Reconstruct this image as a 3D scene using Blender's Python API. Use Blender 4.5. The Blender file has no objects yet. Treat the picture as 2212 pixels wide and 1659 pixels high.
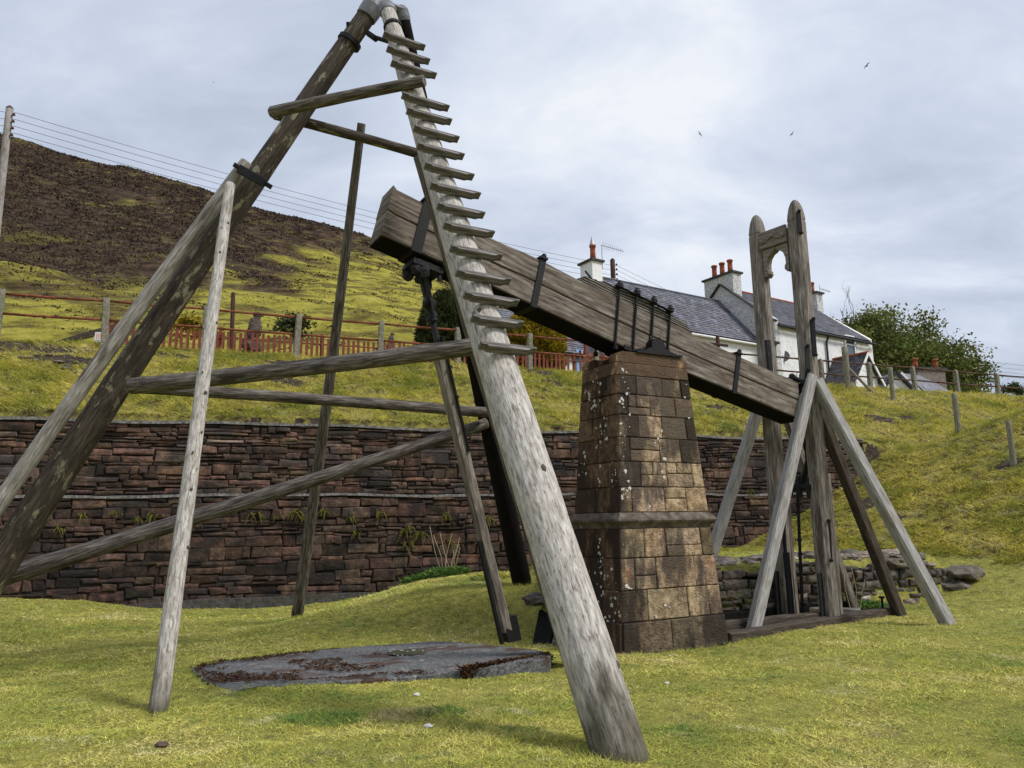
import bpy, bmesh, math, random
import numpy as np
from mathutils import Vector, Matrix, noise as mnoise
random.seed(7); rng = np.random.default_rng(11)
S = bpy.context.scene; COL = S.collection
R = math.radians
# ------------------------------------------------------------ camera
PITCH, ROLL, EYE, FPX = R(10.2), R(0.9), 1.6, 1662.0
cam = bpy.data.cameras.new('camera'); camo = bpy.data.objects.new('camera', cam); COL.objects.link(camo)
cam.sensor_width = 36; cam.lens = 36*FPX/2212; cam.clip_end = 3000; cam.clip_start = .05
CF = np.array([0, math.cos(PITCH), math.sin(PITCH)]); U0 = np.array([0, -math.sin(PITCH), math.cos(PITCH)]); R0 = np.array([1., 0, 0])
CR = R0*math.cos(ROLL)-U0*math.sin(ROLL); CU = U0*math.cos(ROLL)+R0*math.sin(ROLL)
camo.matrix_world = Matrix(((CR[0], CU[0], -CF[0], 0), (CR[1], CU[1], -CF[1], 0), (CR[2], CU[2], -CF[2], EYE), (0, 0, 0, 1)))
S.camera = camo
C0 = np.array([0, 0, EYE])
def at(u, v, y):
    """surveyed point: bearing measured on the photograph, y = distance north of the camera in metres"""
    d = CF+CR*(u-1106)/FPX-CU*(v-829.5)/FPX
    return C0+d*(y/d[1])
def gp(u, v, z=0.):
    d = CF+CR*(u-1106)/FPX-CU*(v-829.5)/FPX
    return C0+d*((z-EYE)/d[2])
# ------------------------------------------------------------ sky, sun, exposure
SUN_EL, SUN_AZ = 48, 112          # azimuth clockwise from north (+Y)
w = bpy.data.worlds.new('World'); S.world = w; w.use_nodes = True
nt = w.node_tree; nt.nodes.clear(); L = nt.links.new
out = nt.nodes.new('ShaderNodeOutputWorld')
sky = nt.nodes.new('ShaderNodeTexSky'); sky.sky_type = 'NISHITA'; sky.sun_disc = False
sky.sun_elevation = R(SUN_EL); sky.sun_rotation = R(SUN_AZ); sky.air_density = 1.2; sky.dust_density = 2.0
b1 = nt.nodes.new('ShaderNodeBackground'); b1.inputs[1].default_value = 0.15; L(sky.outputs[0], b1.inputs[0])
tc = nt.nodes.new('ShaderNodeTexCoord'); sp = nt.nodes.new('ShaderNodeSeparateXYZ'); L(tc.outputs['Generated'], sp.inputs[0])
def mth(op, a, b=None, clamp=False):
    n = nt.nodes.new('ShaderNodeMath'); n.operation = op; n.use_clamp = clamp
    for i, x in enumerate((a, b)):
        if x is None: continue
        if isinstance(x, (int, float)): n.inputs[i].default_value = x
        else: L(x, n.inputs[i])
    return n.outputs[0]
zz = mth('ADD', mth('MAXIMUM', sp.outputs[2], 0.0), 0.28)
cb = nt.nodes.new('ShaderNodeCombineXYZ'); L(mth('DIVIDE', sp.outputs[0], zz), cb.inputs[0]); L(mth('DIVIDE', sp.outputs[1], zz), cb.inputs[1])
def wnoise(scale, detail, dist, off, rough=.55):
    mp = nt.nodes.new('ShaderNodeMapping'); mp.inputs['Location'].default_value = off; mp.inputs['Scale'].default_value = (1, 1.5, 1); mp.inputs['Rotation'].default_value = (0, 0, R(28))
    L(cb.outputs[0], mp.inputs[0])
    n = nt.nodes.new('ShaderNodeTexNoise'); n.inputs['Scale'].default_value = scale; n.inputs['Detail'].default_value = detail
    n.inputs['Distortion'].default_value = dist; n.inputs['Roughness'].default_value = rough; L(mp.outputs[0], n.inputs[0]); return n.outputs[0]
n1 = wnoise(1.0, 5, .35, (4.3, 1.7, 0)); n2 = wnoise(2.6, 7, .5, (9.1, 3.2, 0), .6)
mixv = mth('ADD', mth('MULTIPLY', n1, .60), mth('MULTIPLY', n2, .36))
def lobe(dirv, c0, c1, amp):      # a brighter or darker bank of cloud round a direction
    vn = nt.nodes.new('ShaderNodeVectorMath'); vn.operation = 'DOT_PRODUCT'; L(tc.outputs['Generated'], vn.inputs[0]); vn.inputs[1].default_value = dirv
    mr = nt.nodes.new('ShaderNodeMapRange'); mr.interpolation_type = 'SMOOTHSTEP'; mr.inputs[1].default_value = c0; mr.inputs[2].default_value = c1; mr.inputs[4].default_value = amp
    L(mth('ADD', vn.outputs['Value'], mth('MULTIPLY', n2, .05)), mr.inputs[0]); return mr.outputs[0]
mixv = mth('ADD', mixv, lobe((-.06, .88, .47), .90, 1.04, .045)); mixv = mth('ADD', mixv, lobe((.42, .76, .50), .95, 1.03, .06)); mixv = mth('ADD', mixv, lobe((-.52, .70, .49), .86, 1.0, -.07)); mixv = mth('ADD', mixv, lobe((.56, .78, .27), .93, 1.02, -.06)); mixv = mth('ADD', mixv, .015)
rp = nt.nodes.new('ShaderNodeValToRGB'); L(mixv, rp.inputs[0]); cr = rp.color_ramp
cr.elements[0].position = .36; cr.elements[0].color = (.45, .505, .62, 1)
cr.elements[1].position = .63; cr.elements[1].color = (.86, .88, .92, 1)
e = cr.elements.new(.47); e.color = (.58, .64, .76, 1); e = cr.elements.new(.56); e.color = (.73, .78, .87, 1)
b2 = nt.nodes.new('ShaderNodeBackground'); L(rp.outputs[0], b2.inputs[0]); b2.inputs[1].default_value = 0.80
mx = nt.nodes.new('ShaderNodeMixShader'); mx.inputs[0].default_value = .93
L(b1.outputs[0], mx.inputs[1]); L(b2.outputs[0], mx.inputs[2]); L(mx.outputs[0], out.inputs[0])
sun = bpy.data.lights.new('sun', 'SUN'); sun.energy = 2.5; sun.angle = R(14); sun.color = (1, .96, .9)
suno = bpy.data.objects.new('sun', sun); COL.objects.link(suno)
sd = Vector((math.sin(R(SUN_AZ))*math.cos(R(SUN_EL)), math.cos(R(SUN_AZ))*math.cos(R(SUN_EL)), math.sin(R(SUN_EL))))
suno.rotation_euler = sd.to_track_quat('Z', 'Y').to_euler()
vs = S.view_settings; vs.view_transform = 'Standard'; vs.look = 'None'; vs.exposure = 0.42; vs.gamma = 1; vs.use_curve_mapping = False
S.cycles.max_bounces = 5; S.cycles.diffuse_bounces = 3; S.cycles.glossy_bounces = 2; S.cycles.transparent_max_bounces = 6
S.cycles.use_denoising = True

# ------------------------------------------------------------ materials
def material(name, ramp, scale=5., coord='Object', stretch=(1, 1, 1), detail=6, rough=.85, bump=.3, bdist=.02, bscale=None, bstretch=None,
             layers=(), spec=.25, tint=False, metal=0., dist=0., wave=None, transl=0.):
    """ramp over a noise, then (scale, stretch, lo, hi, colour, strength) noise-masked layers, then a per-piece tint"""
    m = bpy.data.materials.new(name); m.use_nodes = True; t = m.node_tree; t.nodes.clear(); K = t.links.new
    o = t.nodes.new('ShaderNodeOutputMaterial'); p = t.nodes.new('ShaderNodeBsdfPrincipled'); K(p.outputs[0], o.inputs[0])
    p.inputs['Roughness'].default_value = rough; p.inputs['Metallic'].default_value = metal
    p.inputs['Specular IOR Level'].default_value = spec
    c = t.nodes.new('ShaderNodeTexCoord')
    def nz(sc, st, det=detail, off=0., ds=0.):
        mp = t.nodes.new('ShaderNodeMapping'); mp.inputs['Scale'].default_value = st; mp.inputs['Location'].default_value = (off, off*.7, off*1.3)
        K(c.outputs[coord], mp.inputs[0]); n = t.nodes.new('ShaderNodeTexNoise'); n.inputs['Scale'].default_value = sc; n.inputs['Detail'].default_value = det
        n.inputs['Distortion'].default_value = ds; n.inputs['Roughness'].default_value = .62; K(mp.outputs[0], n.inputs[0]); return n.outputs[0]
    base = nz(scale, stretch, ds=dist)
    if wave:
        wv = t.nodes.new('ShaderNodeTexWave'); wv.wave_type = 'BANDS'; wv.bands_direction = 'X'; mp = t.nodes.new('ShaderNodeMapping')
        mp.inputs['Scale'].default_value = wave[1]; K(c.outputs[coord], mp.inputs[0]); K(mp.outputs[0], wv.inputs[0])
        wv.inputs['Scale'].default_value = wave[0]; wv.inputs['Distortion'].default_value = wave[2]; wv.inputs['Detail'].default_value = 3
        wv.inputs['Detail Scale'].default_value = wave[3]
        mm = t.nodes.new('ShaderNodeMix'); mm.data_type = 'FLOAT'; mm.inputs[0].default_value = wave[4]; K(base, mm.inputs[2]); K(wv.outputs['Fac'], mm.inputs[3]); base = mm.outputs[0]
    r = t.nodes.new('ShaderNodeValToRGB'); K(base, r.inputs[0]); cr = r.color_ramp
    cr.elements[0].position = ramp[0][0]; cr.elements[0].color = (*ramp[0][1], 1); cr.elements[1].position = ramp[-1][0]; cr.elements[1].color = (*ramp[-1][1], 1)
    for ps, co in ramp[1:-1]:
        e = cr.elements.new(ps); e.color = (*co, 1)
    colr = r.outputs[0]
    for i, (sc, st, lo, hi, co, stg) in enumerate(layers):
        n = nz(sc, st, 5, 3.1*(i+1)); mr = t.nodes.new('ShaderNodeMapRange'); mr.interpolation_type = 'SMOOTHSTEP'
        mr.inputs['From Min'].default_value = lo; mr.inputs['From Max'].default_value = hi; mr.inputs['To Max'].default_value = stg; K(n, mr.inputs[0])
        mm = t.nodes.new('ShaderNodeMix'); mm.data_type = 'RGBA'; K(mr.outputs[0], mm.inputs[0]); K(colr, mm.inputs[6]); mm.inputs[7].default_value = (*co, 1); colr = mm.outputs[2]
    if tint:
        a = t.nodes.new('ShaderNodeAttribute'); a.attribute_name = 'tint'
        mm = t.nodes.new('ShaderNodeMix'); mm.data_type = 'RGBA'; mm.blend_type = 'MULTIPLY'; mm.inputs[0].default_value = 1
        K(colr, mm.inputs[6]); K(a.outputs['Color'], mm.inputs[7]); colr = mm.outputs[2]
    K(colr, p.inputs['Base Color'])
    if bump:
        bn = nz(bscale or scale*2.2, bstretch or stretch, 8, 1.7); bp = t.nodes.new('ShaderNodeBump'); bp.inputs['Strength'].default_value = bump; bp.inputs['Distance'].default_value = bdist
        if wave:
            ad = t.nodes.new('ShaderNodeMath'); ad.operation = 'MULTIPLY_ADD'; K(base, ad.inputs[0]); ad.inputs[1].default_value = .5; K(bn, ad.inputs[2]); bn = ad.outputs[0]
        K(bn, bp.inputs['Height']); K(bp.outputs[0], p.inputs['Normal'])
    if transl:
        tr = t.nodes.new('ShaderNodeBsdfTranslucent'); K(colr, tr.inputs[0]); ms = t.nodes.new('ShaderNodeMixShader'); ms.inputs[0].default_value = transl
        K(p.outputs[0], ms.inputs[1]); K(tr.outputs[0], ms.inputs[2]); K(ms.outputs[0], o.inputs[0])
    return m
G3 = (10, 1, 1)
def wood(name, dark, mid, light, layers=(), rough=.85, bump=.8, sc=7, st=(7, .55, 1), tint=False):
    return material(name, [(.28, dark), (.47, mid), (.68, light)], scale=sc, coord='UV', stretch=st, detail=8, rough=rough, bump=bump, bdist=.012,
                    bscale=sc*1.3, bstretch=(st[0]*.9, st[1]*.8, 1), layers=[(9, (6, .35, 1), .60, .70, tuple(c*.35 for c in dark), .8)]+list(layers), dist=.5, tint=tint)
M = {}
M['pole_light'] = wood('weathered_grey_wood', (.13, .114, .10), (.37, .345, .315), (.60, .575, .545),
    [(2.0, (2.0, .6, 1), .58, .70, (.12, .10, .085), .6), (2.6, (1.6, 1, 1), .70, .73, (.07, .05, .04), .9), (18, (1.6, .6, 1), .60, .66, (.15, .12, .10), .7), (1.6, (1, 1, 1), .60, .72, (.33, .25, .18), .5), (26, (2.5, .35, 1), .58, .64, (.17, .145, .12), .65)], sc=11, st=(4.0, .55, 1), bump=1., tint=True)
M['pole_mid'] = wood('grey_brown_wood', (.08, .07, .06), (.25, .23, .21), (.48, .46, .44), [(2.5, (2.5, .5, 1), .50, .66, (.06, .047, .036), .8)])
M['pole_dark'] = wood('dark_brown_wood', (.022, .018, .014), (.052, .041, .031), (.12, .10, .078), [(4, (2.2, .8, 1), .57, .62, (.27, .255, .17), .8), (3, (2, .7, 1), .5, .66, (.024, .018, .014), .7)])
M['pole_rail'] = wood('weathered_rail_wood', (.026, .021, .017), (.088, .074, .062), (.26, .24, .22), [(2.5, (2.5, .6, 1), .52, .66, (.03, .024, .02), .8)])
M['pole_brown'] = wood('brown_pole_wood', (.03, .024, .018), (.095, .078, .058), (.21, .18, .145), [(2.5, (2.5, .6, 1), .52, .66, (.03, .024, .018), .8)])
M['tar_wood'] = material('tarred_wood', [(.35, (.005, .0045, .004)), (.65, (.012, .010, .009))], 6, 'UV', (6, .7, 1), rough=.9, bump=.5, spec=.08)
M['slat'] = wood('weathered_tread_wood', (.035, .031, .028), (.115, .105, .10), (.26, .25, .245), [(3, (1, 1, 1), .55, .7, (.045, .035, .03), .7)])
M['beam'] = material('beam_timber', [(.26, (.055, .042, .032)), (.42, (.125, .10, .080)), (.56, (.185, .155, .13)), (.74, (.30, .27, .24))], 7, 'UV', (2.2, .5, 1), 8, .85, .7, .006, 9, (5, .45, 1),
    layers=[(2.2, (1.6, .6, 1), .50, .68, (.07, .048, .036), .7), (11, (5, .22, 1), .56, .62, (.030, .022, .018), .8), (9, (5, .3, 1), .62, .70, (.42, .39, .35), .6)], dist=.6, wave=(3.4, (1, .25, 1), 9, 1.1, .15))
M['beam_rough'] = material('split_beam_timber', [(.33, (.018, .015, .013)), (.5, (.08, .066, .055)), (.7, (.21, .19, .17))], 6, 'UV', (5, .6, 1), 8, .9, 1., .03, 8, (6, .5, 1), wave=(6, (1, .2, 1), 9, 1., .6))
M['frame_wood'] = wood('guide_frame_timber', (.06, .045, .035), (.17, .145, .12), (.33, .30, .27), [(3, (4, .35, 1), .60, .68, (.50, .47, .43), .7), (2.5, (3, .5, 1), .50, .66, (.05, .038, .03), .7)])
M['strut_light'] = wood('silver_strut_timber', (.13, .12, .11), (.28, .268, .255), (.44, .43, .425), [(2, (1, 1, 1), .55, .75, (.20, .17, .12), .6)], bump=.4)
M['strut_dark'] = wood('dark_strut_timber', (.015, .011, .009), (.045, .034, .026), (.11, .09, .07))
M['iron'] = material('black_painted_iron', [(.35, (.004, .004, .005)), (.7, (.013, .013, .015))], 22, rough=.6, bump=.6, bdist=.008, spec=.22)
M['iron_rough'] = material('tarred_iron', [(.35, (.004, .004, .005)), (.7, (.016, .017, .022))], 30, rough=.45, bump=1, bdist=.02, spec=.3)
M['lead'] = material('grey_lead_sheet', [(.35, (.10, .105, .115)), (.7, (.19, .195, .21))], 9, rough=.5, bump=.3, spec=.4)
M['rust_rail'] = material('rusty_rail_paint', [(.30, (.06, .022, .012)), (.5, (.16, .045, .022)), (.7, (.24, .075, .035))], 7, rough=.75, bump=.4, bdist=.006, layers=[(3, (1, 1, 1), .66, .7, (.35, .34, .33), .8)])
M['rust'] = material('old_rusty_pipe', [(.30, (.035, .018, .012)), (.6, (.10, .05, .03)), (.75, (.17, .08, .04))], 9, rough=.85, bump=.5, bdist=.006)
M['concrete_post'] = material('lichened_concrete', [(.30, (.09, .085, .065)), (.5, (.19, .175, .14)), (.7, (.30, .285, .235))], 14, rough=.92, bump=.7, bdist=.02, layers=[(5, (1, 1, 1), .55, .68, (.13, .14, .05), .6)])
M['timber_post'] = wood('old_fence_post_wood', (.06, .055, .04), (.17, .155, .12), (.30, .28, .23), [(3, (1, 1, 1), .55, .7, (.14, .15, .05), .6)])
M['picket'] = material('red_brown_fence_paint', [(.3, (.10, .024, .014)), (.6, (.19, .05, .028)), (.8, (.25, .08, .045))], 9, stretch=(4, 4, 1), rough=.7, bump=.2)
M['red_stone'] = material('red_sandstone', [(.28, (.024, .016, .013)), (.46, (.064, .040, .030)), (.62, (.125, .072, .050)), (.78, (.20, .125, .09))], 5.5, rough=.9, bump=1., bdist=.03, bscale=14,
    tint=True, layers=[(1.3, (1, 1, 1.6), .46, .60, (.026, .022, .021), .85), (20, (1, 1, 1), .71, .74, (.42, .40, .38), .8), (1.9, (1, 1, 1), .60, .75, (.075, .075, .03), .55)])
M['joint'] = material('dark_earth_joint', [(.3, (.010, .008, .007)), (.7, (.032, .026, .022))], 9, rough=.98, bump=.6)
M['wall_cement'] = material('weathered_cement', [(.3, (.05, .046, .042)), (.5, (.13, .122, .115)), (.7, (.27, .26, .25))], 16, rough=.95, bump=.8, bdist=.02, layers=[(4, (1, 1, 1), .56, .68, (.09, .10, .04), .7)])
M['dark_cement'] = material('damp_cement', [(.3, (.028, .025, .023)), (.5, (.058, .053, .050)), (.7, (.10, .095, .088))], 12, rough=.92, bump=.6, bdist=.02, layers=[(4, (1, 1, 1), .56, .68, (.06, .065, .03), .7)])
M['pier_stone'] = material('yellow_brown_ashlar', [(.28, (.12, .085, .055)), (.45, (.275, .20, .125)), (.60, (.40, .30, .195)), (.76, (.52, .42, .30))], 9, rough=.9, bump=1., bdist=.03, bscale=22, bstretch=(1, 1, 1.8),
    tint=True, layers=[(1.3, (1.5, 1.5, .45), .44, .54, (.050, .040, .034), .88), (14, (1, 1, 1), .50, .60, (.10, .065, .045), .5), (2.3, (1, 1, 1), .63, .7, (.25, .10, .05), .5)])
M['pier_joint'] = material('pier_mortar', [(.3, (.035, .027, .02)), (.7, (.11, .085, .06))], 12, rough=.95, bump=.5)
M['pier_dark'] = material('dark_string_course', [(.3, (.04, .033, .028)), (.5, (.10, .082, .066)), (.72, (.20, .17, .14))], 8, rough=.9, bump=.8, bdist=.02, layers=[(12, (1, 1, 1), .70, .73, (.5, .48, .44), .8)])
M['lichen'] = material('white_lichen', [(.35, (.38, .36, .32)), (.65, (.68, .66, .62))], 40, rough=.95, bump=.7, bdist=.006)
M['rubble'] = material('grey_rubble_stone', [(.28, (.03, .025, .021)), (.46, (.085, .070, .058)), (.62, (.15, .13, .108)), (.78, (.27, .25, .22))], 6, rough=.92, bump=1., bdist=.03, bscale=15, tint=True,
    layers=[(2.6, (1, 1, 1), .54, .66, (.10, .11, .03), .75), (5, (1, 1, 1), .58, .68, (.03, .025, .022), .8)])
M['white_stone'] = material('white_quartz', [(.35, (.45, .44, .42)), (.65, (.72, .71, .69))], 20, rough=.8, bump=.5)
M['harling'] = material('white_harling', [(.30, (.58, .58, .58)), (.5, (.74, .74, .735)), (.7, (.82, .82, .81))], 4, rough=.95, bump=1., bdist=.05, bscale=16,
    layers=[(11, (1, 1, 1), .58, .70, (.45, .445, .43), .5)])
M['harling_smooth'] = material('white_painted_wall', [(.30, (.66, .66, .66)), (.7, (.78, .78, .775))], 3, rough=.9, bump=.2, bscale=30)
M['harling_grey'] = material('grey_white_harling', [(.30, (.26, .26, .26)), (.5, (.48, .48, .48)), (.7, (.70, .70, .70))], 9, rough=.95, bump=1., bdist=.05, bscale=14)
M['slate'] = material('blue_grey_slate', [(.30, (.06, .062, .078)), (.5, (.115, .116, .14)), (.72, (.19, .19, .22))], 3, rough=.6, bump=.3, spec=.4, tint=True, layers=[(1.2, (1, 1, 1), .55, .7, (.10, .085, .10), .6)])
M['slate_dark'] = material('dark_slate', [(.30, (.03, .03, .034)), (.7, (.09, .088, .095))], 4, rough=.65, bump=.3, tint=True)
M['terracotta'] = material('terracotta', [(.3, (.24, .065, .032)), (.7, (.42, .13, .065))], 6, rough=.8, bump=.3)
M['brown_stack'] = material('brown_cement_stack', [(.3, (.13, .105, .09)), (.7, (.25, .205, .18))], 7, rough=.95, bump=.6)
M['black_trim'] = material('black_gutter_paint', [(.3, (.008, .008, .008)), (.7, (.022, .022, .023))], 8, rough=.5, bump=.1)
M['white_trim'] = material('white_window_paint', [(.3, (.68, .68, .68)), (.7, (.78, .78, .78))], 6, rough=.5, bump=.05)
M['glass'] = material('dark_window_glass', [(.3, (.03, .045, .06)), (.7, (.06, .085, .11))], 2, rough=.08, bump=0, spec=.8)
M['blue_door'] = material('pale_blue_paint', [(.3, (.18, .30, .50)), (.7, (.25, .38, .60))], 3, rough=.6, bump=.1)
M['dish'] = material('grey_dish_metal', [(.3, (.06, .065, .07)), (.7, (.12, .125, .13))], 8, rough=.5, bump=.1)
M['alu'] = material('aluminium', [(.3, (.30, .31, .33)), (.7, (.42, .43, .45))], 8, rough=.45, bump=.05, metal=.4)
M['util_pole'] = wood('grey_utility_pole', (.10, .09, .085), (.24, .22, .21), (.42, .40, .38), [(2, (1, .3, 1), .52, .66, (.10, .05, .035), .7)])
M['util_dark'] = wood('brown_utility_pole', (.02, .012, .01), (.055, .028, .022), (.10, .06, .05))
M['wire'] = material('wire', [(.3, (.05, .05, .055)), (.7, (.09, .09, .10))], 8, rough=.6, bump=0)
M['carved'] = material('carved_dark_wood', [(.3, (.03, .021, .017)), (.5, (.085, .062, .052)), (.7, (.19, .155, .13))], 9, stretch=(1, 1, 3), rough=.8, bump=1, bdist=.03, bscale=20)
M['sign'] = material('white_sign_plate', [(.3, (.66, .66, .66)), (.7, (.74, .74, .74))], 4, rough=.5, bump=0)
M['sign_red'] = material('red_print', [(.3, (.55, .10, .07)), (.7, (.62, .13, .09))], 4, rough=.5, bump=0)
M['ink'] = material('black_print', [(.3, (.02, .02, .02)), (.7, (.03, .03, .03))], 4, rough=.5, bump=0)
M['slab'] = material('exposed_concrete_slab', [(.28, (.035, .036, .038)), (.46, (.095, .096, .098)), (.60, (.155, .155, .156)), (.74, (.28, .276, .27))], 30, rough=.8, bump=.9, bdist=.012, bscale=45,
    layers=[(1.3, (1, 2.2, 1), .54, .60, (.060, .028, .016), .8), (7, (1, 1, 1), .60, .68, (.38, .37, .35), .5)])
M['brown_moss'] = material('rust_brown_moss', [(.3, (.026, .012, .007)), (.55, (.080, .036, .013)), (.75, (.15, .085, .02))], 25, rough=1, bump=1, bdist=.03)
M['puddle'] = material('shallow_puddle', [(.3, (.07, .075, .05)), (.7, (.11, .115, .085))], 8, rough=.06, bump=.1, bdist=.003, spec=.7)
M['foam'] = material('wet_pebble', [(.3, (.38, .40, .42)), (.7, (.55, .57, .60))], 8, rough=.4, bump=.2)
# turf: dull moss green, ochre and straw patches by place, a tint per blade
M['turf_soil'] = material('turf_soil', [(.28, (.10, .09, .03)), (.45, (.22, .21, .045)), (.72, (.34, .31, .07))], 7, rough=1, bump=1, bdist=.03, bscale=40)
M['bank_soil'] = material('bank_soil', [(.33, (.030, .020, .013)), (.44, (.13, .11, .035)), (.55, (.24, .215, .05)), (.72, (.32, .28, .07))], 2.6, rough=1, bump=1, bdist=.05, bscale=20)
M['earth'] = material('bare_earth', [(.3, (.014, .010, .008)), (.5, (.045, .033, .024)), (.72, (.10, .08, .055))], 9, rough=1, bump=1, bdist=.05, bscale=25)
M['lawn_blade'] = material('moss_grass', [(.32, (.12, .17, .035)), (.42, (.24, .255, .050)), (.52, (.36, .335, .070)), (.62, (.46, .395, .12)), (.74, (.56, .48, .25))], .6, detail=8, rough=.9, bump=0, tint=True, spec=.1, transl=.25,
    layers=[(1.7, (1, 1, 1), .58, .68, (.50, .43, .22), .6), (2.3, (1, 1, 1), .60, .68, (.08, .15, .03), .75), (14, (1, 1, 1), .58, .66, (.20, .17, .07), .6)])
M['bank_blade'] = material('bank_grass', [(.32, (.15, .18, .03)), (.42, (.27, .26, .045)), (.52, (.40, .345, .065)), (.63, (.48, .40, .13)), (.75, (.55, .47, .26))], .6, detail=8, rough=.9, bump=0, tint=True, spec=.1, transl=.25,
    layers=[(1.4, (1, 1, 1.6), .58, .68, (.50, .42, .24), .65), (1.1, (1, 1, 1), .60, .68, (.08, .14, .03), .8), (6, (1, 1, 1), .60, .68, (.12, .085, .045), .7)])
M['fern'] = material('wall_fern', [(.3, (.06, .08, .015)), (.7, (.20, .18, .03))], 8, rough=.8, bump=0, tint=True, transl=.25)
M['nettle'] = material('nettle_green', [(.3, (.05, .10, .02)), (.7, (.13, .20, .04))], 8, rough=.8, bump=0, tint=True, transl=.25)
M['straw'] = material('dead_straw', [(.3, (.25, .19, .11)), (.7, (.45, .37, .24))], 8, rough=.9, bump=0)
M['gold_leaf'] = material('golden_conifer_leaf', [(.30, (.10, .10, .012)), (.5, (.25, .19, .015)), (.7, (.40, .27, .02))], 2.5, rough=.8, bump=0, tint=True, transl=.2)
M['dark_leaf'] = material('dark_shrub_leaf', [(.30, (.025, .035, .012)), (.7, (.075, .09, .028))], 2.5, rough=.8, bump=0, tint=True, transl=.2)
M['brown_leaf'] = material('brown_shrub_leaf', [(.30, (.035, .022, .015)), (.7, (.11, .075, .045))], 2.5, rough=.8, bump=0, tint=True, transl=.1)
M['spring_leaf'] = material('spring_leaf', [(.30, (.075, .10, .022)), (.7, (.20, .21, .05))], .8, rough=.7, bump=0, tint=True, transl=.35)
M['bark'] = material('bark', [(.3, (.03, .026, .02)), (.7, (.09, .08, .065))], 8, stretch=(1, 1, .3), rough=.95, bump=.6)
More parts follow.
